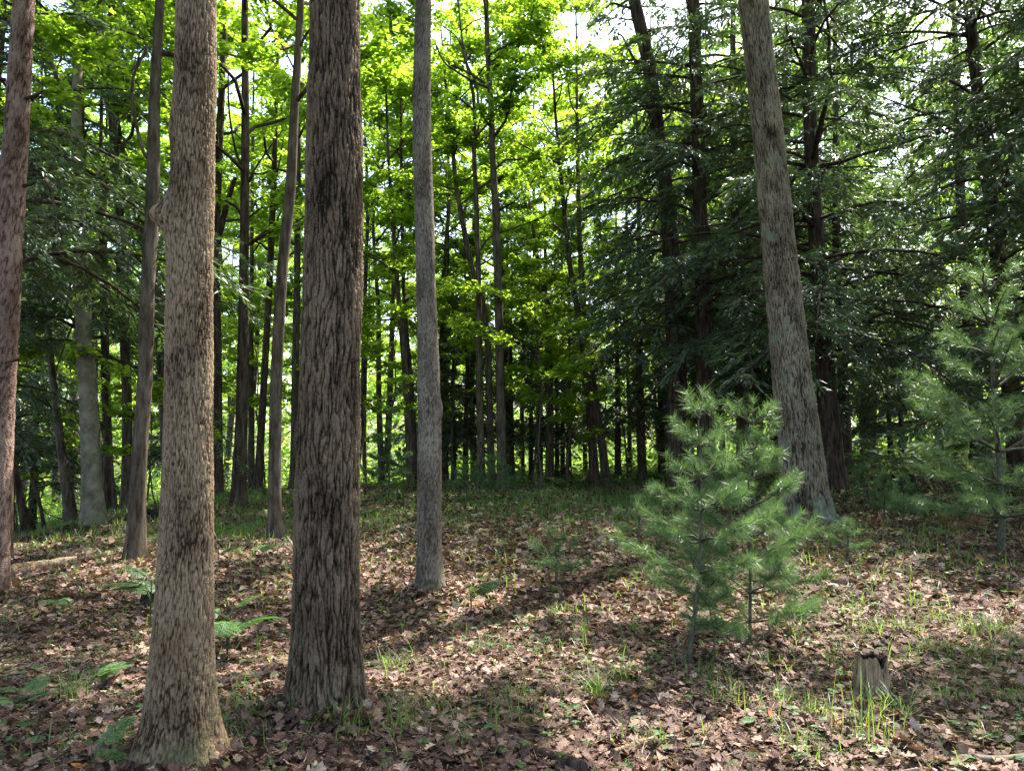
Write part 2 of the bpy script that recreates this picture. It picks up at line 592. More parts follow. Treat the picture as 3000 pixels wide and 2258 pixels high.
# ------------------------------------------------------------------ trunks
def trunk(pts, bark=None, segs=14, step=0.25, vis_top=1e9, flare=(0.35, 0.25, 5), knots=(), seed=0, sink=0.35):
    """pts: rows of x,y,z,r from the base up (relative to the base). Returns mesh data + axis interpolators"""
    pts = np.asarray(pts, float)
    H = pts[-1, 2]
    zs = [-sink]
    while zs[-1] < H:
        zs.append(zs[-1] + (step if zs[-1] < vis_top else max(step, 0.4)))
    zs = np.array(zs)
    dense = np.linspace(pts[0, 2], H, 200)
    sm = []
    for c in (0, 1, 3):
        v = np.interp(dense, pts[:, 2], pts[:, c])
        k = max(3, int(200 * 0.05))
        ker = np.hanning(2 * k + 1)
        ker /= ker.sum()
        v2 = np.pad(v, k, mode='reflect', reflect_type='odd')
        sm.append(np.convolve(v2, ker, 'valid'))
    fx = lambda z: np.interp(z, dense, sm[0])
    fy = lambda z: np.interp(z, dense, sm[1])
    fr = lambda z: np.maximum(np.interp(z, dense, sm[2]), 0.008)
    th = np.arange(segs) * 2 * math.pi / segs
    if bark:                                           # finer mesh on the side that can be seen
        nf = int(segs * 0.8)
        th = np.r_[np.linspace(-PI - 0.3, 0.3, nf, endpoint=False), np.linspace(0.3, PI - 0.3, segs - nf, endpoint=False)]
    Z, T = np.meshgrid(zs, th, indexing='ij')
    R0 = fr(Z)
    fa, fh, fn = flare
    ph = seed * 1.7
    zz = np.maximum(Z, 0)
    lobes = 0.25 + 0.75 * np.abs(np.cos(fn * 0.5 * T + ph + 0.5 * np.sin(T * 2 + seed))) ** 2.2
    R = R0 * (1 + fa * np.exp(-zz / fh) * lobes + 0.10 * fa * np.exp(-zz / (fh * 4)))
    # gentle out of round
    q = np.c_[(np.cos(T) * 0.8).ravel(), (np.sin(T) * 0.8).ravel(), (Z * 0.45).ravel()] + seed * 3.3
    R = R * (1 + 0.07 * perlin(q).reshape(R.shape))
    for (kz, ka, amp, sz_) in knots:
        da = (T - ka + math.pi) % (2 * math.pi) - math.pi
        g = np.exp(-((Z - kz) ** 2) / (2 * sz_ ** 2) - (da * R0) ** 2 / (2 * (sz_ * 0.8) ** 2))
        R = R + amp * g
    bk = None
    if bark:
        depth, hs, vstr, sharp = bark
        rr = R0.mean()
        U = ((T - PI / 2) % (2 * PI)) * rr            # unrolled bark, seam on the far side
        S = np.c_[U.ravel(), (Z * vstr).ravel(), 0 * U.ravel()] * hs + seed * 11.3
        wq = np.c_[U.ravel() * 9, (Z * 5).ravel(), 0 * U.ravel()] + seed * 2.3
        warp = np.c_[perlin(wq + 5), perlin(wq + 25) * 0.3, 0 * U.ravel()]
        S = S + warp * 0.9
        a = np.abs(perlin(S))                     # creases at zero crossings
        b_ = np.abs(perlin(S * 2.1 + 7.7))
        # cross cracks
        S2 = np.c_[U.ravel() * hs * .8, (Z * hs * 0.55).ravel(), 0 * U.ravel() + 3.7] + seed * 5.1 + warp
        c_ = np.abs(perlin(S2))
        hgt = np.clip(a / sharp, 0, 1) ** 0.75 * (0.45 + 0.55 * np.clip(b_ / 0.2, 0, 1)) * (0.55 + 0.45 * np.clip(c_ / 0.13, 0, 1))
        hgt += 0.20 * perlin(S * np.array([3.0, 9.0, 1.0]))
        lf = perlin(np.c_[U.ravel() * 5, (Z * 2.2).ravel(), 0 * U.ravel() + seed])
        hgt = hgt * np.clip(0.9 + 0.6 * lf, 0.45, 1.25) + 0.10 * lf
        hgt = hgt.reshape(R.shape)
        R = R + depth * (hgt - 0.7)
        bk = np.clip(hgt, 0, 1).ravel()
    V = np.stack([fx(Z) + R * np.cos(T), fy(Z) + R * np.sin(T), Z], -1).reshape(-1, 3)
    n = len(zs)
    i = np.arange(n - 1)[:, None] * segs
    j = np.arange(segs)[None]
    k = (j + 1) % segs
    Fq = np.stack([i + j, i + k, i + segs + k, i + segs + j], -1).reshape(-1, 4)
    cap = np.array([(n - 1) * segs + np.arange(segs)])
    return V, [Fq, cap], ({'bark': bk} if bk is not None else {}), fx, fy, fr


def decid_crown(fx, fy, fr, z0, z1, R, nl, per, leaf, rg, tmpl=KITE, up=(0.35, 0.9), skip_az=None, flat=0.055, shape='round', dens=1.6):
    """limbs (list of tube data), twigs data, and leaf arrays around a trunk axis"""
    limbs, LS, LD, LL = [], [], [], []
    for k in range(nl):
        f = (k + rg.uniform(0.1, 0.9)) / nl
        z = z0 + (z1 - z0) * 0.88 * f
        az = k * 2.4 + rg.uniform(-0.6, 0.6)
        prof = math.sin(math.pi * (0.12 + 0.80 * f)) ** 0.7 if shape == 'round' else (1 - 0.75 * f)
        L = R * prof * rg.uniform(0.75, 1.15)
        el = rg.uniform(*up) * (0.75 + 0.5 * f)
        n = 7
        tt = np.linspace(0, 1, n)
        dirh = np.array([math.cos(az), math.sin(az), 0])
        side = np.array([-math.sin(az), math.cos(az), 0])
        wob = np.cumsum(rg.normal(0, 0.055, n)) * L
        wz = np.cumsum(rg.normal(0, 0.03, n)) * L
        wob[0] = wz[0] = 0
        P = (np.array([float(fx(z)), float(fy(z)), z])[None] + dirh[None] * (L * math.cos(el) * tt)[:, None]
             + side[None] * wob[:, None] + np.array([0, 0, 1.0])[None] * (L * math.sin(el) * (tt - 0.25 * tt ** 2) + wz)[:, None])
        r0 = min(0.5 * float(fr(z)), 0.012 + 0.011 * L)
        limbs.append(tube(P, r0 * (1 - 0.85 * tt) + 0.004, 5))
        m_ = max(4, int(per * dens * (0.5 + prof)))
        ts = rg.uniform(0.28, 1.0, m_)
        S = np.stack([np.interp(ts, tt, P[:, c]) for c in range(3)], -1)
        a2 = az + rg.choice([-1, 1], m_) * rg.uniform(0.2, 1.4, m_)
        e2 = rg.uniform(-0.15, 0.45, m_)
        l2 = rg.uniform(0.45, 1.15, m_) * (0.25 + 0.17 * L)
        D = np.c_[np.cos(a2) * np.cos(e2), np.sin(a2) * np.cos(e2), np.sin(e2)]
        LS.append(S); LD.append(D); LL.append(l2)
    S = np.concatenate(LS); D = np.concatenate(LD); L = np.concatenate(LL)
    tw = prisms(S, S + D * L[:, None], 0.004 + 0.004 * L, np.full(len(S), 0.0015))
    cnt = np.maximum(5, (L * rg.uniform(38, 75, len(L)) * (0.115 / leaf))).astype(int)
    ix = np.repeat(np.arange(len(S)), cnt)
    n = len(ix)
    tt = rg.uniform(0.12, 1.08, n)
    sd_ = np.cross(D, np.array([0, 0, 1.0]))
    sd_ = unit(sd_)
    lat = rg.normal(0, 0.20, n) * L[ix] * (1.15 - 0.7 * tt)
    P = S[ix] + D[ix] * (L[ix] * tt)[:, None] + sd_[ix] * lat[:, None]
    P[:, 2] += rg.normal(0, flat, n) - 0.10 * np.abs(lat)
    ang = rg.uniform(0, 2 * math.pi, n)
    axis = np.c_[np.cos(ang), np.sin(ang), rg.normal(-0.25, 0.25, n)]
    nor = np.c_[rg.normal(0, 0.42, n), rg.normal(0, 0.42, n), np.ones(n)]
    size = leaf * rg.uniform(0.6, 1.25, n)
    return limbs, tw, (P - axis * size[:, None] * 0.4, axis, nor, size)


def hemlock_crown(H, z0, Lmax, nb, rg, per=20, sprig=0.085, nspr=13, ztop=None, droop=0.42, fx=None, fy=None):
    ztop = ztop or H
    fx = fx or (lambda z: np.zeros_like(z))
    fy = fy or (lambda z: np.zeros_like(z))
    z = np.sort(z0 + (ztop - z0) * rg.random(nb) ** 1.05)
    az = np.arange(nb) * 2.4 + rg.normal(0, 0.5, nb)
    L = Lmax * np.clip(1.02 - (z / H) ** 1.4, 0.1, 1) ** 0.75 * rg.uniform(0.6, 1.1, nb)
    rise = rg.uniform(-0.05, 0.55, nb)
    dr = droop * rg.uniform(0.8, 1.6, nb)
    root = np.c_[fx(z), fy(z), z]
    curl = rg.normal(0, 0.25, nb)

    def bp(i, t):
        a = az[i] + curl[i] * t
        return root[i] + np.c_[np.cos(a), np.sin(a), np.zeros_like(t)] * (L[i] * t)[:, None] + np.c_[0 * t, 0 * t, L[i] * (rise[i] * t - dr[i] * t * t)]
    branches = []
    tt = np.linspace(0, 1, 7)
    for i in range(nb):
        P = bp(np.full(7, i), tt)
        branches.append(tube(P, (0.010 + 0.008 * L[i]) * (1 - 0.85 * tt) + 0.003, 5))
    cnt = np.maximum(4, (per * L / Lmax)).astype(int)
    bi = np.repeat(np.arange(nb), cnt)
    m_ = len(bi)
    t = rg.uniform(0.14, 1.0, m_) ** 0.85
    S = bp(bi, t)
    sgn = rg.choice([-1, 1], m_)
    a2 = az[bi] + curl[bi] * t + sgn * rg.uniform(0.55, 1.1, m_)
    l2 = (0.10 + 0.30 * L[bi] * (1.05 - t) ** 0.7) * rg.uniform(0.6, 1.15, m_)
    dz = rg.uniform(-0.75, 0.10, m_)
    D = np.c_[np.cos(a2), np.sin(a2), dz]
    tw = prisms(S, S + D * l2[:, None], 0.003 + 0.003 * l2, np.full(m_, 0.001))
    c2 = np.maximum(5, 2.5 * nspr * l2 / 0.55).astype(int) * 2
    ti = np.repeat(np.arange(m_), c2)
    n = len(ti)
    s = rg.uniform(0.05, 1.05, n)
    P = S[ti] + D[ti] * (l2[ti] * s)[:, None]
    P[:, 2] -= 0.18 * l2[ti] * s * s
    a3 = a2[ti] + rg.choice([-1, 1], n) * rg.uniform(0.3, 1.0, n)
    axis = np.c_[np.cos(a3), np.sin(a3), dz[ti] + rg.normal(-0.15, 0.25, n)]
    nor = np.c_[rg.normal(0, 0.55, n), rg.normal(0, 0.55, n), np.ones(n)]
    size = sprig * rg.uniform(0.6, 1.5, n)
    # several side sprigs: offset a little so a spray has width
    off = unit(axis) * (rg.uniform(0, 1.0, n) * sprig * 0.9)[:, None]
    return branches, tw, (P + off, axis, nor, size, size * 0.78)


def px_pts(pts, D, top_extra=None, wob=0.0, seed=0):
    """pts: (px, py, width px) from the base up, D depth -> rows x,y,z,r relative to the base, and the base"""
    rows = []
    for (px, py, wd) in pts:
        p = at(px, py, D)
        rows.append([p[0], p[1], p[2], 0.5 * wd * mpp(D)])
    rows = np.array(rows)
    base = rows[0, :3].copy()
    base[2] = g1(base[0], base[1])
    rows[:, :2] -= base[:2]
    rows[:, 2] -= base[2]
    rows[0, 2] = min(rows[0, 2], 0.0)
    if top_extra:
        a, b_ = rows[-2], rows[-1]
        H = top_extra
        if H > b_[2] + 1:
            sl = (b_[:2] - a[:2]) / (b_[2] - a[2])
            dz = H - b_[2]
            rows = np.vstack([rows, [b_[0] + sl[0] * 0.6 * dz, b_[1], H, b_[3] * 0.22]])
    if wob:
        rr = np.random.default_rng(seed)
        z = rows[:, 2]
        rows[:, 1] += wob * np.sin(z * 0.35 + seed) * (z > 0.5)
    return rows, base


MARKS = [(-400, 'reddish pine'), (170, 'beech'), (330, 'straight grey-brown trunk'), (520, 'burled trunk'), (690, 'mossy-footed dark trunk'), (810, 'curved maple'), (970, 'furrowed oak'), (1250, 'speckled slender trunk'),
         (1440, 'crest trio'), (1600, 'broken-topped trunk'), (1760, 'crest twins'), (1990, 'curving hemlock'), (2180, 'bushy pine sapling'), (2330, 'leaning oak'), (2560, 'big dark hemlock'), (2800, 'fern bed'), (2960, 'tallest pine sapling'), (3600, 'tallest pine sapling')]


def mark(px):
    """the landmark of the wood nearest to a line of sight"""
    return min(MARKS, key=lambda m_: abs(m_[0] - px))[1]


def limb_px(tree, base, pts, Ds, w0, w1, mat, D0, name='limb'):
    P = [at(px, py, d) - base for (px, py), d in zip(pts, Ds)]
    P = smooth_path(P, 5 * len(P))
    tt = np.linspace(0, 1, len(P))
    V, fs = tube(P, 0.5 * mpp(D0) * (w0 * (1 - tt) + w1 * tt), 7)
    return obj(name, mesh(name, V, fs, smooth=True), mat, tree)


def add_tree(name, label, cat, pts, D, H, mat, kind='decid', crown=None, bark=None, segs=14, step=0.25, flare=(0.35, 0.25, 5), knots=(),
             seed=0, group=None, wob=0.0, leafmat=None, limbs_px=(), tmpl=KITE):
    rows, base = px_pts(pts, D, H, wob, seed)
    root = empty(name, base, label, cat, group)
    rg = np.random.default_rng(1000 + seed)
    vt = 1.6 - base[2] + D * (1320 / F) + 0.6
    V, fs, at_, fx, fy, fr = trunk(rows, bark, segs, step, vt, flare, knots, seed)
    obj('trunk', mesh('trunk', V, fs, at_, True), mat, root)
    for (lp, Ds, w0, w1) in limbs_px:
        limb_px(root, base, lp, Ds, w0, w1, mat, D)
    if crown is None:
        return root, base, (fx, fy, fr)
    if kind == 'decid':
        lm, tw, lv = decid_crown(fx, fy, fr, *crown, rg, tmpl=tmpl)
        for V, fs in lm:
            obj('limb', mesh('limb', V, fs, smooth=True), mat, root)
        c = obj('crown', leaf_mesh('crown', tmpl, *lv), leafmat or M_MAPLE, root)
        tq = obj('twigs', mesh('twigs', tw[0], tw[1]), B_TWIG, c)
        tq['kind'] = 'stuff'
    else:
        br, tw, lv = hemlock_crown(*crown[:4], rg, fx=fx, fy=fy, **(crown[4] if len(crown) > 4 else {}))
        for V, fs in br:
            obj('branch', mesh('branch', V, fs, smooth=True), mat, root)
        c = obj('foliage', leaf_mesh('foliage', SPRIG, *lv), leafmat or M_HEM, root)
        tq = obj('twigs', mesh('twigs', tw[0], tw[1]), B_TWIG, c)
        tq['kind'] = 'stuff'
    return root, base, (fx, fy, fr)


# ------------------------------------------------------------------ the large foreground trunks
PI = math.pi
r1, b1, ax1 = add_tree('oak_tree', 'pale plated grey-brown trunk with a knobby burl and spreading root flare beside bracken fronds', 'tree',
    [(525, 2235, 184), (525, 2120, 176), (530, 1943, 165), (547, 1604, 146), (556, 1130, 133), (555, 815, 129), (566, 475, 127), (573, 204, 119), (577, 0, 116)],
    3.75, 17, B_T1, crown=(8.0, 17, 4.6, 13, 10, 0.19), bark=(0.009, 84, 0.19, 0.30), segs=200, step=0.015, flare=(0.70, 0.17, 4), seed=1,
    knots=[(at(500, 652, 3.75)[2], PI * 1.04, 0.085, 0.05), (at(575, 365, 3.75)[2], -1.3, 0.014, 0.04), (at(505, 400, 3.75)[2], PI, 0.014, 0.08), (at(610, 1600, 3.75)[2], -0.5, 0.012, 0.03), (at(492, 700, 3.75)[2], PI, 0.012, 0.09)])
r2, b2, ax2 = add_tree('oak_tree', 'thick dark oak trunk with deep vertical bark furrows and a fluted base', 'tree',
    [(955, 2085, 196), (955, 1943, 190), (957, 1604, 180), (968, 1130, 174), (979, 815, 170), (983, 475, 163), (982, 200, 157), (981, 0, 153)],
    4.6, 19, B_T2, crown=(9.0, 19, 5.0, 14, 10, 0.19), bark=(0.020, 50, 0.125, 0.32), segs=200, step=0.018, flare=(0.42, 0.22, 7), seed=2,
    knots=[(at(960, 385, 4.6)[2], -PI / 2, 0.018, 0.06), (at(965, 1045, 4.6)[2], -PI / 2, 0.015, 0.05), (at(885, 1290, 4.6)[2], PI * 1.05, 0.022, 0.05), (at(960, 1310, 4.6)[2], -1.6, 0.012, 0.07)])
r3, b3, ax3 = add_tree('maple_tree', 'slender smooth speckled trunk with a long pale bark scar above a leafy fern', 'tree',
    [(1262, 1745, 78), (1256, 1604, 71), (1260, 1333, 67), (1257, 1130, 66), (1249, 883, 58), (1243, 611, 57), (1234, 340, 55), (1240, 0, 47)],
    7.8, 17, B_T3, crown=(8.0, 17, 4.4, 13, 9, 0.19), bark=(0.005, 38, 0.28, 0.2), segs=84, step=0.024, flare=(0.38, 0.16, 5), seed=3,
    knots=[(at(1290, 1215, 7.8)[2], -0.4, 0.03, 0.07), (at(1250, 1400, 7.8)[2], -1.6, 0.01, 0.2)])
r4, b4, ax4 = add_tree('oak_tree', 'stout leaning grey oak trunk with fine ridged bark standing behind pine saplings', 'tree',
    [(2362, 1535, 128), (2360, 1450, 124), (2347, 1333, 117), (2322, 1130, 113), (2310, 1019, 106), (2278, 679, 96), (2244, 340, 90), (2205, 0, 85)],
    12.0, 21, B_OAK, crown=(10.5, 21, 5.5, 14, 10, 0.19), bark=(0.020, 38, 0.12, 0.30), segs=140, step=0.028, flare=(0.45, 0.35, 6), seed=4)
# root running out to the right of the first trunk
def add_roots(root, base, R, angs, mat, seed, reach=2.3, hgt=0.16):
    rg = np.random.default_rng(seed)
    for a in angs:
        n = 30
        tt = np.linspace(0, 1, n)
        L = R * reach * rg.uniform(0.8, 1.25)
        aa = a + np.cumsum(rg.normal(0, 0.03, n))
        q = 0.62 * R + (L - 0.62 * R) * tt
        P = np.c_[q * np.cos(aa), q * np.sin(aa), np.zeros(n)]
        g = gz(P[:, 0] + base[0], P[:, 1] + base[1]) - base[2]
        P[:, 2] = g + hgt * (1 - tt) ** 2.4 + 0.022 * (1 - tt) - 0.004
        rad = R * (0.22 * (1 - tt) ** 0.8 + 0.05)
        V, fs = tube(P, rad, 18)
        c = np.repeat(P, 18, 0)
        nn = perlin(V * np.array([45, 45, 40]) + seed)
        V = c + (V - c) * (1 + 0.40 * nn)[:, None]
        obj('root', mesh('root', V, fs, {'bark': np.clip(0.45 + 0.9 * nn, 0, 1)}, True), mat, root)


add_roots(r1, b1, 0.17, (-0.35, -2.75, 2.2), B_T1, 11, 2.5, 0.13)
add_roots(r2, b2, 0.21, (-0.3, -1.05, -1.75, -2.75, 1.5), B_T2, 12, 1.8, 0.13)
add_roots(r3, b3, 0.135, (-0.5, -1.6, -2.7, 1.8), B_T3, 13, 2.2, 0.12)
add_roots(r4, b4, 0.34, (-0.2, -1.1, -2.0, -2.9, 1.4), B_OAK, 14, 1.9, 0.3)

rp, bp_, _ = add_tree('pine_tree', 'reddish scaly pine trunk with short dead branch stubs beside a hemlock', 'tree',
    [(-28, 1725, 82), (-8, 1400, 76), (6, 1130, 72), (22, 815, 71), (38, 540, 69), (56, 250, 64), (70, 0, 60)],
    8.3, 18, B_RED, kind='hem', crown=(18, 8.2, 2.8, 40, dict(per=14, nspr=9)), bark=(0.010, 24, 0.5, 0.26), segs=64, step=0.04, seed=5)
for (px, py, dx, dy) in ((84, 290, 45, -25), (78, 545, 30, -12), (50, 1052, -30, 10), (30, 640, -20, 10), (40, 20, -40, -30), (10, 235, -40, -15)):
    limb_px(rp, bp_, [(px - (8 if dx > 0 else -8), py), (px + dx * .5, py + dy * .4), (px + dx, py + dy)], [8.25, 8.2, 8.1], 12, 4, B_RED, 8.3, 'branch_stub')

# ------------------------------------------------------------------ middle-distance broadleaf trunks
MID = [
 # name, label, pts, D, H, mat, crown(z0,z1,R,nl,per,leaf), limbs, seed
 ('maple_tree', 'smooth olive-grey maple trunk with a crooked dead side branch, beyond the burled trunk',
  [(396, 1640, 52), (400, 1560, 47), (410, 1333, 42), (428, 1130, 41), (434, 815, 40), (447, 611, 38), (449, 475, 37), (450, 270, 30), (463, 80, 26), (466, 0, 26)], 10.0, 15, B_GEN,
  (6.6, 15, 3.4, 11, 7, 0.105), [([(437, 470), (418, 440), (400, 370), (388, 300), (390, 230), (410, 180), (432, 135)], [10, 9.9, 9.8, 9.7, 9.6, 9.6, 9.6], 11, 7),
   ([(385, 210), (400, 190), (425, 160), (432, 130)], [9.7, 9.7, 9.6, 9.6], 6, 4), ([(382, 320), (350, 350), (320, 370)], [9.8, 9.9, 10], 6, 3)], 11),
 ('beech_tree', 'broad pale beech trunk dotted with dark scars and forked above, on a rooty mound',
  [(275, 1540, 64), (272, 1450, 56), (262, 1220, 52), (252, 1080, 50), (240, 860, 44), (228, 640, 36), (222, 400, 30), (230, 0, 26)], 15.0, 20, B_PALE,
  (6.5, 20, 5.0, 16, 10, 0.11), [([(235, 850), (190, 780), (150, 690), (118, 620), (90, 565), (60, 540)], [15, 14.8, 14.5, 14.2, 14, 14], 26, 13), ([(225, 870), (150, 820), (70, 745), (0, 700)], [15, 14.6, 14, 13.6], 12, 6)], 12),
 ('maple_tree', 'straight grey-brown trunk rising between the beech and the smooth olive maple',
  [(370, 1498, 34), (371, 1333, 28), (370, 1130, 27), (352, 815, 25), (350, 600, 25), (338, 475, 25), (328, 340, 22), (327, 0, 18)], 17.5, 19, B_GEN, (6.5, 19, 4.2, 14, 10, 0.11), [([(346, 500), (325, 470), (310, 440)], [17.5, 17.3, 17], 14, 6)], 13),
 ('maple_tree', 'leaning grey trunk crossing behind the smooth olive maple and tipping toward the beech',
  [(497, 1478, 36), (480, 1090, 36), (466, 900, 34), (420, 680, 31), (390, 540, 30), (375, 480, 26), (340, 400, 18)], 18.5, 15, B_GEN, (7.0, 15, 3.6, 10, 10, 0.11), [], 14),
 ('maple_tree', 'dark straight trunk half hidden by the burled trunk, sunlit grass at its foot',
  [(637, 1456, 36), (636, 1333, 32), (636, 1090, 29), (634, 900, 27), (632, 700, 26), (640, 500, 23), (650, 250, 20), (655, 0, 18)], 20.0, 19, B_DARK, (7, 19, 4.4, 14, 10, 0.11), [([(636, 720), (655, 640), (672, 575), (690, 520)], [20, 20, 19.8, 19.6], 22, 12)], 15),
 ('maple_tree', 'dark rough trunk with a broad mossy root flare, crest side of the burled trunk',
  [(698, 1484, 44), (703, 1400, 37), (713, 1130, 34), (716, 815, 28), (718, 611, 27), (719, 475, 25), (718, 250, 22), (716, 0, 19)], 17.0, 19, B_DARK, (5.6, 19, 4.2, 16, 12, 0.115),
  [([(714, 500), (690, 440), (672, 330), (668, 200)], [17, 16.8, 16.6, 16.5], 9, 4), ([(718, 560), (745, 500), (785, 440), (830, 380)], [17, 16.9, 16.7, 16.6], 8, 3), ([(733, 715), (775, 690), (805, 660), (822, 620)], [17, 17, 17, 16.8], 8, 5)], 16),
 ('maple_tree', 'thin dark trunk leaning slightly, between the mossy-footed trunk and the curved maple',
  [(755, 1440, 26), (762, 1333, 22), (774, 1130, 20), (790, 815, 19), (798, 611, 18), (806, 400, 14), (812, 200, 10)], 22.0, 16, B_DARK, (6.2, 16, 3.6, 13, 10, 0.11), [([(797, 580), (818, 480), (832, 400)], [22, 22, 22], 7, 3)], 17),
 ('maple_tree', 'long curved maple trunk leaning toward the furrowed oak, roots in leaf litter',
  [(810, 1578, 44), (803, 1500, 36), (808, 1130, 35), (824, 815, 32), (850, 560, 32), (862, 300, 25), (872, 150, 22), (880, 0, 21)], 12.2, 16, B_GEN, (6.8, 16, 3.9, 13, 13, 0.115),
  [([(880, 135), (895, 105), (912, 80)], [12.2, 12.1, 12], 9, 6), ([(860, 200), (835, 150), (800, 90), (760, 20)], [12.2, 12.1, 12, 12], 6, 3)], 18),
 ('maple_tree', 'thin warm-brown trunk in sunlight just beside the edge of the furrowed oak',
  [(860, 1444, 28), (862, 1333, 23), (864, 1130, 21), (870, 815, 19), (872, 560, 18), (874, 300, 15), (880, 0, 12)], 22.0, 18, B_GEN, (6.2, 18, 3.8, 14, 10, 0.11), [], 19),
 ('maple_tree', 'slim warm-brown trunk behind the mossy-footed dark trunk',
  [(737, 1436, 20), (736, 1333, 17), (735, 1130, 15), (738, 815, 13), (740, 500, 11)], 25.0, 16, B_GEN, (5.5, 16, 3.4, 12, 12, 0.13), [], 20),
 ('maple_tree', 'paler stem of a leaning clump behind the speckled slender trunk',
  [(1204, 1424, 22), (1196, 1250, 20), (1184, 1050, 18), (1168, 880, 15), (1158, 740, 12), (1140, 500, 9)], 22.0, 15, B_GEN, (5.0, 15, 3.4, 12, 10, 0.11), [], 21),
 ('maple_tree', 'darker stem of a leaning clump behind the speckled slender trunk',
  [(1220, 1424, 18), (1212, 1250, 17), (1198, 1050, 15), (1184, 900, 12), (1180, 700, 10), (1175, 450, 8)], 22.6, 15, B_DARK, (5.4, 15, 3.2, 11, 10, 0.11), [], 22),
 ('maple_tree', 'slender crooked trunk with a long dead side branch, in a close trio at the crest',
  [(1410, 1440, 27), (1410, 1333, 22), (1405, 1130, 20), (1402, 815, 16), (1396, 611, 15), (1390, 475, 13), (1386, 420, 13), (1392, 340, 12), (1388, 270, 10), (1365, 190, 8), (1350, 90, 6)], 21.0, 17, B_GEN, (8.2, 17, 3.6, 13, 12, 0.12),
  [([(1407, 735), (1425, 705), (1445, 690), (1500, 670), (1580, 640), (1665, 600)], [21, 20.9, 20.8, 20.5, 20.3, 20], 7, 3), ([(1388, 420), (1400, 380), (1410, 340), (1412, 280)], [21, 21, 21, 21], 8, 4)], 23),
 ('maple_tree', 'wavering trunk that crosses behind its neighbour, second of the trio at the crest',
  [(1442, 1440, 26), (1436, 1250, 20), (1430, 1010, 20), (1415, 880, 18), (1388, 800, 17), (1366, 720, 16), (1354, 640, 15), (1338, 560, 14), (1329, 480, 13), (1326, 420, 12), (1314, 340, 11)], 21.6, 14, B_GEN, (8.0, 14, 3.0, 9, 12, 0.12),
  [([(1330, 425), (1350, 410), (1372, 395), (1385, 370)], [21.6, 21.4, 21.2, 21], 8, 5)], 24),
 ('maple_tree', 'tallest straight trunk of the trio at the crest, with rising forked limbs',
  [(1472, 1438, 32), (1470, 1333, 28), (1466, 1130, 27), (1459, 815, 24), (1452, 611, 22), (1444, 475, 19), (1440, 340, 18), (1428, 136, 15), (1424, 0, 14)], 20.5, 20, B_GEN, (8.3, 20, 4.4, 16, 12, 0.12),
  [([(1434, 370), (1405, 320), (1395, 250), (1370, 190), (1345, 110)], [20.5, 20.3, 20.2, 20, 20], 9, 4), ([(1432, 260), (1390, 240), (1345, 215), (1300, 180), (1270, 115)], [20.5, 20.2, 20, 19.8, 19.6], 8, 4),
   ([(1450, 300), (1475, 280), (1502, 235), (1515, 160), (1530, 90)], [20.5, 20.4, 20.2, 20, 19.8], 9, 4), ([(1455, 570), (1440, 555), (1425, 545)], [20.5, 20.4, 20.3], 8, 4)], 25),
 ('maple_tree', 'dark split-looking trunk on the crest beside its lighter twin',
  [(1742, 1434, 30), (1738, 1333, 27), (1722, 1130, 24), (1700, 950, 21), (1672, 800, 16), (1655, 640, 14), (1640, 480, 12), (1630, 380, 9)], 22.0, 16, B_DARK, (6.5, 16, 3.6, 13, 10, 0.11), [], 26),
 ('maple_tree', 'shaggy lighter trunk on the crest beside its dark split-looking twin',
  [(1778, 1432, 29), (1768, 1333, 25), (1726, 1050, 22), (1708, 900, 18), (1698, 700, 15), (1692, 480, 12), (1690, 300, 9)], 22.8, 17, B_GEN, (6.0, 17, 3.4, 13, 10, 0.11), [], 27),
 ('maple_tree', 'thin dark trunk at the mound edge beside the beech, leaning out over the bright hollow',
  [(210, 1540, 36), (200, 1440, 32), (184, 1340, 26), (172, 1250, 22), (155, 1100, 18), (140, 900, 14)], 18.5, 14, B_GEN, (7, 14, 3.2, 10, 10, 0.11), [], 28),
 ('maple_tree', 'dark leaning trunk above the yellow-lit hollow, with twin stems at its foot',
  [(78, 1572, 24), (70, 1500, 22), (52, 1400, 20), (28, 1330, 16), (0, 1250, 14), (-40, 1100, 11)], 16.0, 11, B_DARK, (6, 11, 2.5, 8, 10, 0.11), [([(100, 1570), (90, 1530), (80, 1490)], [16.3, 16.2, 16.1], 22, 14)], 29),
 ('maple_tree', 'slim stem bowing over the hollow with a long low bare twig',
  [(131, 1560, 10), (122, 1500, 9), (108, 1430, 9), (85, 1360, 8), (65, 1310, 6), (30, 1220, 4)], 16.6, 6, B_DARK, (3.6, 6, 1.6, 7, 10, 0.11), [([(118, 1485), (140, 1505), (175, 1518), (205, 1528)], [16.6, 16.6, 16.7, 16.8], 4, 2)], 30),
 ('maple_tree', 'short leaning trunk half in view next to the reddish pine, over the hollow',
  [(48, 1590, 26), (32, 1540, 24), (12, 1470, 20), (-20, 1380, 16)], 15.5, 9, B_GEN, (5.5, 9, 2.2, 7, 10, 0.11), [], 31),
 ('maple_tree', 'thin pale stem standing in the litter at the foot of the reddish pine',
  [(8, 1692, 24), (10, 1600, 22), (12, 1450, 21), (14, 1300, 19), (4, 1100, 16), (-20, 800, 12)], 9.4, 9, B_PALE, (5.5, 9, 2.2, 8, 10, 0.11), [], 32),
 ('maple_tree', 'dark slim trunk tucked behind the beech, toward the straight grey-brown trunk',
  [(314, 1500, 22), (312, 1333, 19), (306, 1130, 18), (300, 815, 15), (296, 500, 11)], 19.5, 15, B_DARK, (6.5, 15, 3, 10, 10, 0.11), [], 33),
 ('maple_tree', 'grey trunk with a wide pale foot close behind the beech',
  [(334, 1504, 26), (324, 1400, 18), (318, 1200, 15), (312, 900, 12), (310, 600, 9)], 20.5, 15, B_GEN, (6.5, 15, 3, 10, 10, 0.11), [], 34),
 ('maple_tree', 'broken-topped trunk rising out of dark hemlock boughs behind the crest',
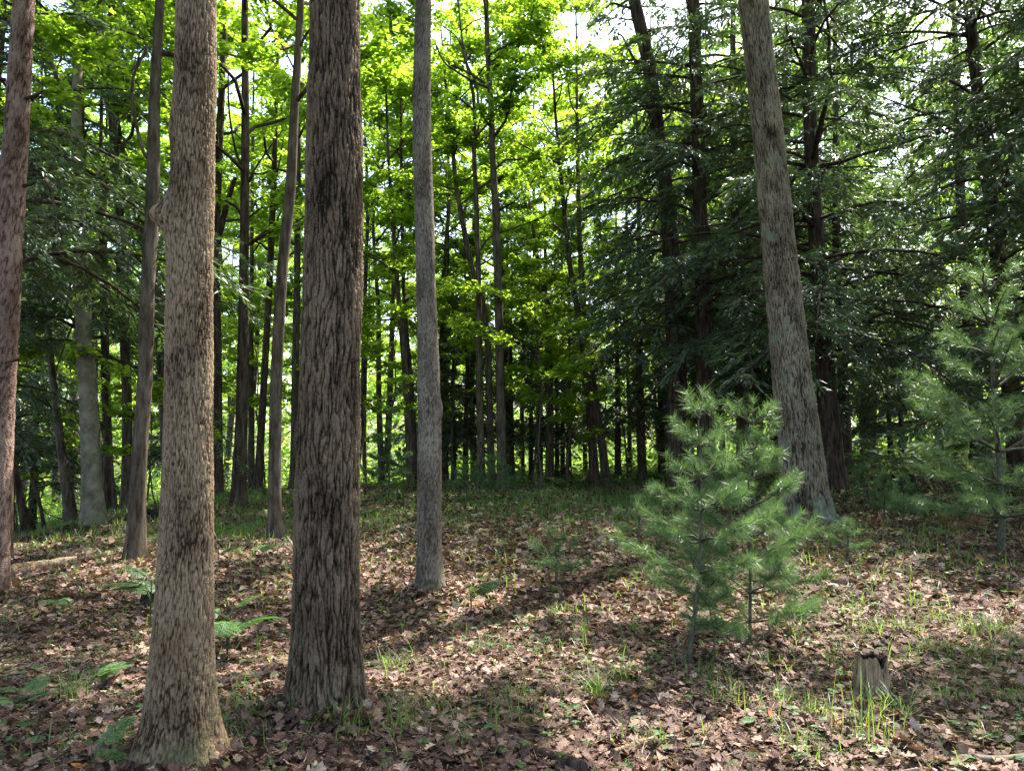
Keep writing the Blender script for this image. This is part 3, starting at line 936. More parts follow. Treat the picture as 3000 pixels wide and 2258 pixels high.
  [(1612, 1425, 24), (1610, 1130, 22), (1604, 900, 20), (1590, 820, 17), (1575, 760, 12)], 25.0, 11, B_GEN, (5.2, 11, 2.8, 10, 10, 0.11), [], 35),
]
for (nm, lb, pts, D, H, mt, cr, lp, sd_) in MID:
    add_tree(nm, lb, 'tree', pts, D, H, mt, crown=cr, limbs_px=lp, seed=sd_, wob=0.03, segs=18, step=0.2, flare=(0.45, 0.22, 5), tmpl=MAPLE if D < 10.5 else KITE)

# ------------------------------------------------------------------ conifers in view
hroot, hbase, _ = add_tree('hemlock_tree', 'big dark hemlock trunk close behind the leaning oak, with long bare forking limbs', 'tree',
    [(2440, 1437, 74), (2438, 1333, 66), (2420, 1130, 54), (2400, 815, 46), (2382, 560, 42), (2372, 340, 40), (2368, 0, 38)],
    17.0, 19, B_DARK, kind='hem', crown=(19, 3.0, 5.6, 84, dict(per=26, nspr=9, ztop=16, sprig=0.125)), segs=22, step=0.15, flare=(0.4, 0.3, 6), seed=51,
    limbs_px=[
     ([(2385, 440), (2400, 400), (2412, 340), (2434, 240), (2428, 180), (2428, 100), (2414, 0)], [17, 16.9, 16.7, 16.6, 16.5, 16.5, 16.5], 15, 8),
     ([(2395, 486), (2460, 476), (2530, 452), (2680, 408), (2800, 367), (3000, 258)], [17, 16.8, 16.5, 16, 15.5, 15], 13, 4),
     ([(2400, 490), (2480, 490), (2560, 488), (2650, 500)], [17, 17.2, 17.3, 17.5], 8, 3),
     ([(2395, 400), (2430, 365), (2475, 335), (2520, 290), (2545, 250)], [17, 16.9, 16.8, 16.6, 16.4], 9, 4),
     ([(2385, 470), (2350, 460), (2305, 446), (2200, 464), (2110, 466)], [17, 16.8, 16.5, 16.2, 16], 12, 4),
     ([(2380, 320), (2330, 295), (2285, 270), (2240, 200)], [17, 16.8, 16.5, 16.4], 10, 4),
     ([(2420, 780), (2500, 790), (2600, 800), (2665, 815), (2745, 900)], [17, 16.6, 16.2, 16, 15.8], 9, 4),
     ([(2435, 850), (2490, 868), (2585, 910), (2680, 940), (2790, 965)], [17, 16.4, 15.8, 15.4, 15], 11, 4),
     ([(2450, 860), (2540, 890), (2640, 915), (2780, 930)], [17, 16.6, 16.2, 16], 8, 3),
     ([(2395, 640), (2300, 640), (2220, 642), (2130, 655), (2000, 672)], [17, 16.4, 16, 15.8, 15.6], 11, 4),
     ([(2385, 300), (2450, 270), (2560, 240), (2650, 200), (2700, 160)], [17, 17, 16.8, 16.6, 16.4], 10, 4)])
add_tree('hemlock_tree', 'tall dark hemlock trunk curving out of its own foliage near the bright sky gap', 'tree',
    [(1992, 1428, 66), (1985, 1130, 58), (1972, 815, 54), (1955, 590, 48), (1928, 407, 44), (1900, 176, 42), (1857, 0, 40)],
    19.5, 19, B_DARK, kind='hem', crown=(19, 4.6, 3.3, 70, dict(per=22, nspr=9, ztop=15, sprig=0.125)), segs=18, step=0.2, flare=(.4, .3, 5), seed=52,
    limbs_px=[([(1880, 210), (1850, 160), (1825, 110), (1810, 100)], [19.5, 19.4, 19.3, 19.2], 10, 4), ([(1870, 30), (1830, 20), (1795, 10), (1775, 25)], [19.5, 19.4, 19.3, 19.2], 10, 4)])
add_tree('hemlock_tree', 'shaggy hemlock trunk wrapped in hanging boughs, next behind the curving hemlock', 'tree',
    [(2070, 1430, 58), (2066, 1130, 50), (2058, 815, 44), (2048, 500, 40), (2036, 135, 36), (2032, 0, 34)],
    18.0, 20, B_DARK, kind='hem', crown=(20, 3.2, 4.2, 74, dict(per=22, nspr=9, ztop=15, sprig=0.125)), segs=18, step=0.2, flare=(.4, .3, 5), seed=53)
add_tree('hemlock_tree', 'dark straight hemlock trunk rising from the sunlit fern bed', 'tree',
    [(2872, 1346, 50), (2866, 1250, 40), (2845, 1000, 36), (2825, 815, 32), (2815, 600, 28), (2805, 300, 22)],
    21.5, 17, B_DARK, kind='hem', crown=(17, 6.5, 2.6, 60, dict(per=22, nspr=9, sprig=0.125)), segs=18, step=0.2, flare=(.5, .3, 5), seed=54)
add_tree('hemlock_tree', 'hemlock with grey-green drooping boughs and a trunk behind the tallest pine sapling', 'tree',
    [(2985, 1395, 52), (2960, 1130, 46), (2930, 815, 42), (2913, 680, 40), (2864, 270, 34), (2836, 0, 30)],
    16.0, 18, B_DARK, kind='hem', crown=(18, 3.0, 5.0, 78, dict(per=26, nspr=9, ztop=13, sprig=0.12)), segs=18, step=0.2, flare=(.4, .3, 5), seed=55,
    limbs_px=[([(2840, 80), (2800, 60), (2760, 35)], [16, 15.9, 15.8], 10, 4)])
add_tree('hemlock_tree', 'shaded hemlock with hanging dark boughs whose trunk hides behind the beech', 'tree',
    [(262, 1520, 30), (258, 1333, 27), (248, 1000, 25), (240, 600, 22), (235, 200, 18), (235, 0, 16)],
    16.6, 15, B_DARK, kind='hem', crown=(15, 3.6, 4.0, 62, dict(per=26, nspr=10, ztop=13, sprig=.11)), segs=14, step=0.2, seed=56)

add_tree('hemlock_tree', 'hemlock hidden behind the reddish pine, its dark boughs hanging across the beech', 'tree',
    [(18, 1640, 34), (22, 1333, 32), (30, 1000, 30), (44, 600, 26), (62, 200, 22), (72, 0, 20)],
    11.2, 14, B_DARK, kind='hem', crown=(14, 4.3, 4.2, 56, dict(per=26, nspr=9, ztop=11, sprig=.10)), segs=14, step=0.25, seed=57)

# ------------------------------------------------------------------ prototypes for trees farther back
def proto_decid(seed, H, z0, R, nl, per, leaf, r0, flat=0.07, dens=1.8):
    rg = np.random.default_rng(seed)
    zz = np.linspace(0, H, 6)
    pts = np.c_[np.cumsum(rg.normal(0, 0.12, 6)) * (zz > 0), np.cumsum(rg.normal(0, 0.12, 6)) * (zz > 0), zz, r0 * (1 - 0.85 * zz / H)]
    V, fs, _, fx, fy, fr = trunk(pts, None, 10, 0.5, 1e9, (0.4, 0.25, 5), (), seed, 0.6)
    lm, tw, lv = decid_crown(fx, fy, fr, z0, H, R, nl, per, leaf, rg, flat=flat, dens=dens)
    return dict(trunk=mesh('trunk', V, fs, smooth=True), limbs=[mesh('limb', a, f, smooth=True) for a, f in lm],
                crown=leaf_mesh('crown', KITE, *lv), twigs=mesh('twigs', *tw))


def proto_hem(seed, H, z0, L, nb, r0, **kw):
    rg = np.random.default_rng(seed)
    zz = np.linspace(0, H, 6)
    pts = np.c_[rg.normal(0, 0.05, 6), rg.normal(0, 0.05, 6), zz, r0 * (1 - 0.9 * zz / H)]
    pts[0, :2] = 0
    V, fs, _, fx, fy, fr = trunk(pts, None, 10, 0.5, 1e9, (0.4, 0.25, 5), (), seed, 0.6)
    br, tw, lv = hemlock_crown(H, z0, L, nb, rg, fx=fx, fy=fy, **kw)
    # bare dead lower branches
    n = 26
    z = rg.uniform(1.2, z0 + 1.5, n)
    a = rg.uniform(0, 2 * PI, n)
    S = np.c_[fx(z), fy(z), z]
    E = S + np.c_[np.cos(a), np.sin(a), rg.uniform(-.35, .1, n)] * rg.uniform(0.5, 1.9, n)[:, None]
    dead = prisms(S, E, np.full(n, 0.012), np.full(n, 0.003))
    Vb, fb = join(br + [dead])
    return dict(trunk=mesh('trunk', V, fs, smooth=True), branches=mesh('branches', Vb, fb, smooth=True),
                foliage=leaf_mesh('foliage', SPRIG, *lv), twigs=mesh('twigs', *tw))


# low shrubs and saplings covering the ground behind the crest
def undergrowth(n, D0, D1, hmax, leaf, seed, name, label, mat, x_lim=0.85):
    rg = np.random.default_rng(seed)
    y = rg.uniform(D0, D1, n)
    x = y * rg.uniform(-x_lim, x_lim, n)
    cl = np.clip(0.55 + 1.1 * perlin(np.c_[x * 0.35, y * 0.35, 0 * x + seed]), 0.05, 1.2)
    z = gz(x, y) + hmax * cl * rg.random(n) ** 1.2
    a = rg.uniform(0, 2 * PI, n)
    me = leaf_mesh(name, KITE, np.c_[x, y, z], np.c_[np.cos(a), np.sin(a), rg.normal(-.2, .25, n)], np.c_[rg.normal(0, .5, n), rg.normal(0, .5, n), np.ones(n)], leaf * rg.uniform(.6, 1.3, n))
    o = obj(name, me, mat)
    o['kind'] = 'stuff'
    o['label'] = label
    o['category'] = 'undergrowth'


undergrowth(42000, 27, 52, 1.7, 0.16, 501, 'undergrowth', 'leafy green undergrowth behind the crest', M_MAPLE)
undergrowth(26000, 50, 84, 4.0, 0.36, 502, 'far_undergrowth', 'far pale green undergrowth at the back of the wood', M_FAR)


def put_decid(p, x, y, rz, s, label, group, mat=B_GEN, lm=M_MAPLE, name='maple_tree', cat='tree', limbs=True):
    root = empty(name, (x, y, g1(x, y)), label, cat, group, rz)
    obj('trunk', p['trunk'], mat, root, sc=s)
    if limbs:
        for l in p['limbs']:
            obj('limb', l, mat, root, sc=s)
    c = obj('crown', p['crown'], lm, root, sc=s)
    if limbs:
        q = obj('twigs', p['twigs'], B_TWIG, c)
        q['kind'] = 'stuff'
    return root


def put_hem(p, x, y, rz, s, label, group):
    root = empty('hemlock_tree', (x, y, g1(x, y)), label, 'tree', group, rz)
    obj('trunk', p['trunk'], B_DARK, root, sc=s)
    q = obj('branches', p['branches'], B_DARK, root, sc=s)
    q['kind'] = 'stuff'
    c = obj('foliage', p['foliage'], M_HEM, root, sc=s)
    q = obj('twigs', p['twigs'], B_TWIG, c)
    q['kind'] = 'stuff'
    return root


HP = [proto_hem(201, 13, 2.0, 2.8, 74, 0.14, per=20, nspr=7, sprig=0.14), proto_hem(202, 11, 1.2, 3.0, 70, 0.12, per=22, nspr=7, sprig=0.14), proto_hem(203, 15, 2.6, 3.2, 76, 0.16, per=20, nspr=7, sprig=0.14)]
# trunks of the dark stand seen one by one behind the crest: photo x, depth, prototype, scale
STAND = [(1305, 27, 0, .8), (1330, 29, 1, .9), (1363, 26, 0, .75), (1500, 27, 2, .62), (1532, 33, 2, .62), (1556, 29, 2, .66), (1583, 31, 2, .7),
         (1632, 28, 2, .6), (1648, 30, 0, .75), (1668, 29, 2, .65), (1715, 33, 0, .8), (1810, 27, 2, .75), (1845, 33, 2, .7), (1882, 24, 2, .9), (1940, 27, 0, .9), (1968, 30, 2, .9),
         (2118, 28, 1, 1.0), (2170, 25, 0, 1.0), (2270, 28, 2, 1.0), (2540, 30, 2, 1.35), (2613, 27, 1, .8), (2645, 25, 1, .75), (2760, 32, 0, .7), (2830, 30, 1, .8), (3090, 25, 2, 1.4), (3120, 18, 0, 1.0), (2340, 24, 2, 1.35), (2180, 22, 2, 1.3), (2480, 21.5, 0, 1.3),
         (100, 24, 1, 1.0), (30, 21, 0, 1.0), (520, 27, 0, .8), (-60, 15, 2, .9)]
for k, (px, D, pi_, s) in enumerate(STAND):
    p = at(px, 1400, D)
    if px < 600:
        lb, gp = 'dark hemlock with low boughs over the bright hollow, behind the ' + mark(px), 'hemlocks over the hollow'
    elif px < 2100:
        lb, gp = 'thin dark hemlock in the shaded stand, behind the ' + mark(px), 'hemlocks of the dark stand'
    else:
        lb, gp = ('tall' if s > 1.2 else 'lower') + ' dark hemlock in the shade behind the ' + mark(px), 'hemlocks beyond the fern bed'
    put_hem(HP[pi_], p[0], p[1], k * 1.3, s, lb, gp)

DP = [proto_decid(301, 17, 2.0, 4.8, 19, 11, 0.13, 0.16, dens=2.35), proto_decid(302, 19, 2.6, 5.2, 20, 11, 0.13, 0.19, dens=2.35), proto_decid(303, 14, 1.6, 4.4, 18, 11, 0.13, 0.12, dens=2.35), proto_decid(304, 21, 4.0, 4.8, 19, 11, 0.135, 0.2, dens=2.35)]
DP += [proto_decid(305, 18, 6.8, 4.6, 16, 11, 0.13, 0.15, dens=2.35), proto_decid(306, 16, 5.8, 4.4, 16, 11, 0.13, 0.12, dens=2.35)]
rb = np.random.default_rng(77)
BACK = []
for (D, n, j0) in ((28, 9, 0), (35, 11, 1), (44, 13, 2), (56, 15, 3), (70, 17, 4)):
    for k in range(n):
        fx_ = (k + 0.5 + rb.uniform(-.35, .35)) / n
        BACK.append((-350 + 3700 * fx_, D * rb.uniform(0.92, 1.1), int(rb.integers(0, 4)), rb.uniform(0.85, 1.15)))
BACK += [(1040, 29, 2, 1.15), (1130, 33, 0, 1.1), (1290, 28, 2, 1.1), (1390, 31, 1, 1.0), (1500, 30, 2, 1.2), (1580, 34, 0, 1.1), (1660, 27, 2, .95), (1960, 43, 1, 1.2), (2080, 46, 3, 1.2), (2220, 43, 1, 1.25), (2380, 46, 3, 1.2), (2560, 44, 1, 1.2), (2700, 46, 3, 1.2), (2840, 44, 1, 1.2), (2960, 46, 3, 1.2), (60, 43, 1, 1.2), (220, 46, 3, 1.2), (380, 43, 1, 1.1)]
for k, (px, D, pi_, s) in enumerate(BACK):
    if D < 38:
        pi_ = 4 + k % 2
    p = at(px, 1400, D)
    if (px < 430 and D < 42) or (2480 < px < 2960 and D < 40):
        continue
    if 1640 < px < 1860:
        s *= 0.72
    far = D > 40
    if far and not 1640 < px < 1860:
        s *= 1.15
    put_decid(DP[pi_], p[0], p[1], k * 2.1, s, ('bright green broadleaf tree in the sunny wood beyond the ' if not far else 'distant broadleaf tree at the sunlit back of the wood, beyond the ') + mark(px),
              'broadleaf trees behind the crest' if not far else 'distant broadleaf trees', lm=M_MAPLE if not far else M_FAR, limbs=not far)

# ------------------------------------------------------------------ low young maples with layered leaves
UP = [proto_decid(401, 5.0, 1.2, 2.0, 11, 7, 0.11, 0.025, 0.03), proto_decid(402, 7.0, 1.8, 2.4, 13, 7, 0.11, 0.035, 0.03), proto_decid(403, 3.2, 0.8, 1.3, 8, 6, 0.10, 0.015, 0.03)]
UNDER = [(1590, 19.5, 0, 1.25), (1020, 23, 1, 1.2), (1560, 23, 1, 1), (1660, 21, 0, 1.0), (1330, 24, 1, 1), (1120, 25, 1, 1.1), (1500, 28, 1, 1.2), (1080, 20, 0, .9), (680, 24, 1, 1.0), (590, 26, 1, 1.1), (900, 26, 1, 1.), (330, 21, 0, 1.0), (470, 16, 2, 1.2),
         (1840, 25, 1, 1), (2210, 30, 1, 1.2), (2560, 30, 1, 1.1), (2720, 34, 1, 1.1), (60, 22, 0, 1), (240, 24, 1, 1), (430, 30, 1, 1.2), (780, 30, 1, 1.2), (1260, 30, 1, 1.2), (2000, 32, 1, 1.2), (2900, 32, 1, 1.2)]
for k, (px, D, pi_, s) in enumerate(UNDER):
    p = at(px, 1400, D)
    put_decid(UP[pi_], p[0], p[1], k * 1.9, s, 'thin young maple with flat layers of bright leaves, behind the ' + mark(px), 'young understory maples', B_TWIG, M_MAPLE2, 'young_maple', 'sapling')

# unseen broadleaf trees added outside the frame so their crowns shade the near floor
OFF = [(8.2, 5.0, 1, 1.0), (13.5, 11.0, 3, 1.0), (-6.5, 4.5, 0, 1.0), (-10.5, 10.0, 1, 1.0), (6.0, 1.0, 3, .95), (-4.5, -1.5, 3, .9), (11.5, 3, 1, 1.1)]
for k, (x, y, pi_, s) in enumerate(OFF):
    put_decid(DP[pi_], x, y, k * 1.4, s, 'added off-frame broadleaf tree whose crown is there to shade the leaf litter', 'added off-frame shade trees', lm=M_MAPLE)

put_hem(HP[2], 11.0, 9.6, 0.4, 1.15, 'hemlock added to shade the near litter, its drooping boughs hanging in from beside the tallest pine sapling', None)  # added off-frame on the sun side for foreground shade; boughs reach the right edge

put_hem(HP[1], 10.8, 13.6, 1.4, 1.3, 'low wide hemlock, trunk out of view, added to shade the tallest pine sapling from beside it', None)  # added with its trunk off-frame to darken the tall sapling and right foreground

# ------------------------------------------------------------------ the wood far off
rf = np.random.default_rng(91)
n = 42000
az = rf.uniform(-0.85, 0.85, n)
D = rf.uniform(82, 120, n)
x = D * np.tan(az)
y = D
hmax = 19 + 9 * perlin(np.c_[x * 0.09, y * 0.03, 0 * x + 3.3])
z = gz(x, y) + hmax * rf.random(n) ** 0.9
P = np.c_[x, y, z]
ang = rf.uniform(0, 2 * PI, n)
fw = obj('far_wood', leaf_mesh('far_wood', KITE, P, np.c_[np.cos(ang), np.sin(ang), rf.normal(-.3, .3, n)], np.c_[rf.normal(0, .6, n), rf.normal(0, .6, n), np.ones(n)], rf.uniform(0.6, 1.15, n)), M_FAR)
fw['kind'] = 'stuff'
fw['label'] = 'far-off mass of sunlit green woodland closing the view'
fw['category'] = 'woodland'
# ------------------------------------------------------------------ pine saplings
def needles(S, E, dens, ln, rg, wd=0.0021, fwd=0.55):
    """brush of needles on shoots S->E"""
    L = np.linalg.norm(E - S, axis=1)
    cnt = np.maximum(8, L * dens).astype(int)
    ix = np.repeat(np.arange(len(S)), cnt)
    n = len(ix)
    t = rg.random(n) ** 0.8
    T = unit(E - S)[ix]
    P = S[ix] + (E - S)[ix] * t[:, None]
    rd = unit(np.cross(T, rg.normal(size=(n, 3))))
    ax_ = unit(rd + T * rg.normal(fwd + 0.35 * t, 0.22)[:, None]) + np.c_[np.zeros(n), np.zeros(n), np.full(n, -0.12)]
    return P, ax_, rg.normal(size=(n, 3)), ln * rg.uniform(0.7, 1.15, n), np.full(n, wd)


def pine_sapling(label, stem_px, D, z0, R, whorls, seed, dens=720, ln=0.088, wd=0.0026, rust=0.0, sw=12, group=None, skip=None, bent=None):
    rows, base = px_pts([(a, b_, sw) for a, b_ in stem_px], D)
    root = empty('pine_sapling', base, label, 'sapling', group)
    rg = np.random.default_rng(seed)
    P = smooth_path(rows[:, :3], 24)
    H = P[-1, 2]
    P[0, 2] = -0.05
    tt = np.linspace(0, 1, 24)
    r0 = 0.5 * sw * mpp(D)
    V, fs = tube(P, r0 * (1 - 0.82 * tt), 8)
    obj('stem', mesh('stem', V, fs, smooth=True), B_STEM, root)
    zs = np.r_[np.linspace(z0, H * 0.93, whorls)]
    for wi, z in enumerate(zs):
        f = (z - z0) / max(H - z0, 0.1)
        nb = 5 if wi < whorls - 1 else 4
        c = np.array([np.interp(z, P[:, 2], P[:, 0]), np.interp(z, P[:, 2], P[:, 1]), z])
        a0 = rg.uniform(0, 6.28)
        for k in range(nb):
            a = a0 + k * 2 * PI / nb + rg.normal(0, 0.25)
            L = R * (1 - 0.80 * f ** 1.1) * rg.uniform(0.7, 1.15)
            if wi == whorls - 1:
                L = R * 0.30
            el = 0.15 + 0.65 * f + rg.normal(0, 0.1)
            n = 7
            t = np.linspace(0, 1, n)
            d = np.array([math.cos(a), math.sin(a), 0])
            B = c + d * (L * math.cos(el) * t)[:, None] + np.array([0, 0, 1.0]) * (L * (math.sin(el) * t + 0.12 * t * t))[:, None]
            B[1:] += rg.normal(0, 0.012, (n - 1, 3))
            V, fs = tube(B, (0.0022 + r0 * 0.33) * (1 - 0.75 * t) + 0.001, 5)
            ob = obj('bough', mesh('bough', V, fs, smooth=True), B_STEM, root)
            S, E = [B[3], B[4], B[5]], [B[4], B[5], B[6]]
            m_ = max(2, int(9 * L / 0.5))
            for q in range(m_):
                ti = rg.uniform(0.25, 0.97)
                s0 = np.array([np.interp(ti, t, B[:, c2]) for c2 in range(3)])
                a2 = a + rg.choice([-1, 1]) * rg.uniform(0.35, 0.9)
                l2 = L * rg.uniform(0.18, 0.42) * (1.2 - 0.6 * ti)
                S.append(s0)
                E.append(s0 + l2 * np.array([math.cos(a2), math.sin(a2), 0.12 + 0.55 * f + rg.normal(0, 0.12)]))
            tip = E[2] + (B[6] - B[5]) * 0.4 + np.array([0, 0, 0.02])
            S.append(B[6]); E.append(tip)
            S = np.array(S); E = np.array(E)
            tv = prisms(S, E, np.full(len(S), 0.0022), np.full(len(S), 0.001))
            nd = needles(S, E, dens, ln, rg, wd)
            isr = rg.random() < rust
            obj('needles', leaf_mesh('needles', NEEDLE, *nd), M_RUST if isr else M_PINE, ob)
            tw_ = obj('twigs', mesh('twigs', *tv), B_STEM, ob)
            tw_['kind'] = 'stuff'
    S = P[14:-1][::3]
    E = P[15:][::3]
    k = min(len(S), len(E))
    E2 = np.vstack([E[:k], P[-1] + np.array([0.0, 0, 0.07])])
    S2 = np.vstack([S[:k], P[-2]])
    nd = needles(S2, E2, dens * 0.8, ln, rg, wd, 0.9)
    obj('leader_needles', leaf_mesh('leader_needles', NEEDLE, *nd), M_PINE, root)
    return root


pine_sapling('soft blue-green pine sapling with a bare crooked lower stem, in front of the leaning oak', [(2015, 1960), (2035, 1800), (2048, 1680), (2056, 1500), (2052, 1350), (2046, 1230), (2060, 1172)], 5.3, 0.62, 0.50, 6, 601, sw=15)
pine_sapling('bushy pine sapling with yellow-green tips, close against the leaning oak', [(2196, 1880), (2198, 1750), (2197, 1550), (2192, 1400), (2194, 1290), (2208, 1195)], 5.8, 0.16, 0.66, 8, 602, rust=0.0, sw=11)
pine_sapling('low twiggy young pine between the two taller pine saplings', [(2090, 1935), (2092, 1850), (2078, 1780), (2074, 1700)], 5.4, 0.22, 0.26, 3, 603, dens=560, sw=7)
pine_sapling('tallest pine sapling, wide open boughs with some rusty needle clumps, beyond the stone', [(2930, 1627), (2936, 1500), (2926, 1330), (2912, 1200), (2905, 1000), (2892, 880), (2888, 800)], 9.0, 0.42, 1.25, 8, 604, dens=230, ln=0.11, wd=0.0044, rust=0.05, sw=22)
SMALL = [(2482, 1642, 9.2, 0.42, 0.24, 'small round pine seedling on a thin bare stem near the stone', 3), (1628, 1720, 8.0, 0.50, 0.34, 'small feathery pine seedling alone in the open litter', 3),
         (1140, 1395, 17, 1.5, 0.6, 'thin upright young pine on the sunny grass behind the furrowed oak', 5), (1440, 1465, 17, 0.9, 0.5, 'short young pine at the foot of the trio on the crest', 4), (1365, 1470, 16, 0.9, 0.45, 'young pine beside the speckled slender trunk near the crest', 4),
         (1870, 1600, 9.5, 0.55, 0.40, 'pine seedling spreading low among grass beside the bare-stemmed sapling', 3), (2530, 1500, 12.2, 0.8, 0.30, 'thin pine seedling at the foot of the big dark hemlock', 4), (2588, 1540, 11.2, 0.8, 0.30, 'thin pine seedling in front of the rotten black stump', 4),
         (2645, 1550, 11.0, 0.75, 0.34, 'thin pine seedling between the rotten black stump and the tallest sapling', 4), (1180, 1420, 17.0, 1.1, 0.6, 'bushy young pine on the grass behind the furrowed oak', 5)]
for k, (px, py, D, H, R, lb, wh) in enumerate(SMALL):
    p = ground_at(px, py)
    D = p[1]
    top = at(px, py, D)
    hp = H * F / D
    pine_sapling(lb, [(px, py), (px + 3, py - 0.5 * hp), (px, py - hp)], D, H * 0.35, R, wh, 620 + k, dens=520, ln=0.08, wd=0.0022 + 0.0002 * D, sw=max(4, 8 * 9 / D))
# dead rust-coloured seedlings
for k, (px, py, s) in enumerate(((2412, 1690, 1.0), (2862, 1560, 1.1), (2810, 1560, .9), (2760, 1550, .9), (2560, 1560, .8))):
    p = ground_at(px, py)
    rg = np.random.default_rng(700 + k)
    n = 9
    S = np.c_[rg.normal(0, .04, n), rg.normal(0, .04, n), rg.uniform(0.03, .18, n)] * s
    E = S + np.c_[rg.normal(0, .07, n), rg.normal(0, .07, n), rg.uniform(0.0, .12, n)] * s
    nd = needles(S, E, 330, 0.07, rg, 0.003)
    rt = empty('dead_pine_seedling', p, ['dead rusty pine seedling near the stone', 'dead rusty seedling clump in the brown litter below the tallest pine sapling'][min(k, 1)], 'seedling', None if k == 0 else 'dead seedlings below the tall sapling')
    obj('needles', leaf_mesh('needles', NEEDLE, *nd), M_RUST, rt)
    V, fs = prisms(np.vstack([S, [[0, 0, -.03]]]), np.vstack([E, [[0, 0, .22 * s]]]), np.full(n + 1, .003), np.full(n + 1, .0015))
    obj('stem', mesh('stem', V, fs), B_TWIG, rt)

# ------------------------------------------------------------------ ferns
def frond_mesh(seed, L=0.42, pairs=13, wide=0.5):
    rg = np.random.default_rng(seed)
    n = 16
    t = np.linspace(0, 1, n)
    R = np.c_[L * (t - 0.12 * t * t), 0 * t, L * (0.34 * t - 0.42 * t * t)]
    Vt, ft = tube(R, 0.0028 * (1 - 0.8 * t) + 0.0006, 4)
    P, A, N, Sz = [], [], [], []
    for k in range(pairs):
        tk = 0.26 + 0.72 * k / pairs
        c = np.array([np.interp(tk, t, R[:, q]) for q in range(3)])
        pl = L * wide * 0.5 * (math.sin(PI * min(1, (1.02 - tk) / 0.78) * 0.55)) * rg.uniform(0.9, 1.1)
        for s in (-1, 1):
            a = s * (1.12 - 0.3 * tk)
            d = np.array([math.cos(a), math.sin(a), -0.22 + rg.normal(0, 0.05)])
            m_ = max(3, int(pl / 0.016))
            for q in range(m_):
                u = (q + 0.6) / m_
                cp_ = c + d * pl * u
                for s2 in (-1, 1):
                    a3 = a + s2 * 0.95
                    P.append(cp_)
                    A.append([math.cos(a3), math.sin(a3), -0.25])
                    N.append([rg.normal(0, .15), rg.normal(0, .15), 1])
                    Sz.append((0.012 + pl * 0.20 * (1 - u)) * 1.25)
    V, Fa, k = scatter(KITE, np.array(P), np.array(A, float), np.array(N, float), np.array(Sz), np.array(Sz) * 0.85)
    Vj, fj = join([(V, [Fa]), (Vt, ft)])
    rv = np.r_[np.repeat(rg.random(len(P)), k), np.full(len(Vt), 0.5)]
    return mesh('frond', Vj, fj, {'rnd': rv})


FR = [frond_mesh(801), frond_mesh(802, 0.5, 15, 0.55), frond_mesh(803, 0.36, 11, 0.6)]
FRD = [f.copy() for f in FR]


def fern(px, py, label, n, s, rz0=0.0, spread=6.28, mats=None, group=None, lift=0.10, tilt=0.0, meshes=None, xyz=None, rg=None):
    p = ground_at(px, py) if xyz is None else xyz
    rg = rg or np.random.default_rng(int(px * 7 + py))
    rt = empty('fern', p, label, 'fern', group)
    for k in range(n):
        me = (meshes or FR)[int(rg.integers(0, 3))]
        s_ = s * 0.85
        ob = obj('frond', me, mats or M_FERN, rt, (0, 0, lift * s * rg.uniform(0.5, 1.2)), (rg.normal(0, 0.2), tilt - rg.uniform(0.0, 0.5), rz0 + spread * (k / n) + rg.normal(0, 0.2)), s_ * rg.uniform(0.8, 1.15))
    if lift > 0.02:
        V, fs = prisms(np.zeros((n, 3)) + [0, 0, -0.03], np.c_[rg.normal(0, .01, n), rg.normal(0, .01, n), np.full(n, lift * s * 1.1)], np.full(n, .003), np.full(n, .002))
        obj('stalk', mesh('stalk', V, fs), M_FERN, rt)
    return rt


fern(440, 1850, 'pale fern with broad fronds peeking out beside the burled trunk', 5, 1.25, 2.4, 1.9, lift=0.32)
fern(210, 1800, 'lone flat fern in the shaded litter below the fallen log', 3, 0.85, 2.6, 3.2)
fern(60, 2085, 'bright pale fern in the sunlit corner litter', 4, 0.7, 0.2, 5, lift=0.12)
fern(262, 2030, 'pale fern beside a dark grass clump', 3, 0.75, -0.4, 2.2)
fern(640, 1660, 'long pale frond lying over litter behind the burled trunk', 2, 1.15, -0.15, 0.4, lift=0.22)
fern(745, 1640, 'small pale fern in the litter before the curved maple', 3, 0.9, 0.0, 2.4)
fern(665, 1945, 'dark green fern clump between the burled trunk and the furrowed oak', 8, 1.15, 0.3, 6.28, M_FERN2, lift=0.26, meshes=FRD)
fern(270, 2262, 'fern lying at the root flare of the burled trunk', 3, 0.9, -0.3, 2.8, lift=0.12)
fern(1380, 1795, 'drooping fern in the open litter beside the speckled slender trunk', 4, 1.0, -1.3, 2.2, lift=0.24)
rgf = np.random.default_rng(5)
FB = [f.copy() for f in FR]
for k in range(64):
    px = rgf.uniform(2470, 2990)
    D = rgf.uniform(17.5, 25)
    x = at(px, 1370, D)[0]
    fern(0, 0, 'sunlit bracken fern in the bright bed beyond the leaning oak', 4, rgf.uniform(1.1, 1.7), rgf.uniform(0, 6), group='ferns of the sunlit bed', xyz=(x, D, g1(x, D)), rg=rgf, lift=0.3, mats=M_GRASS, meshes=FB)
for k in range(46):
    px = rgf.uniform(1130, 2000)
    D = rgf.uniform(19.5, 25)
    x = at(px, 1420, D)[0]
    fern(0, 0, 'low fern along the crest under the dark stand', 3, rgf.uniform(0.8, 1.3), rgf.uniform(0, 6), group='ferns along the crest', xyz=(x, D, g1(x, D)), rg=rgf, lift=0.2, meshes=FR)

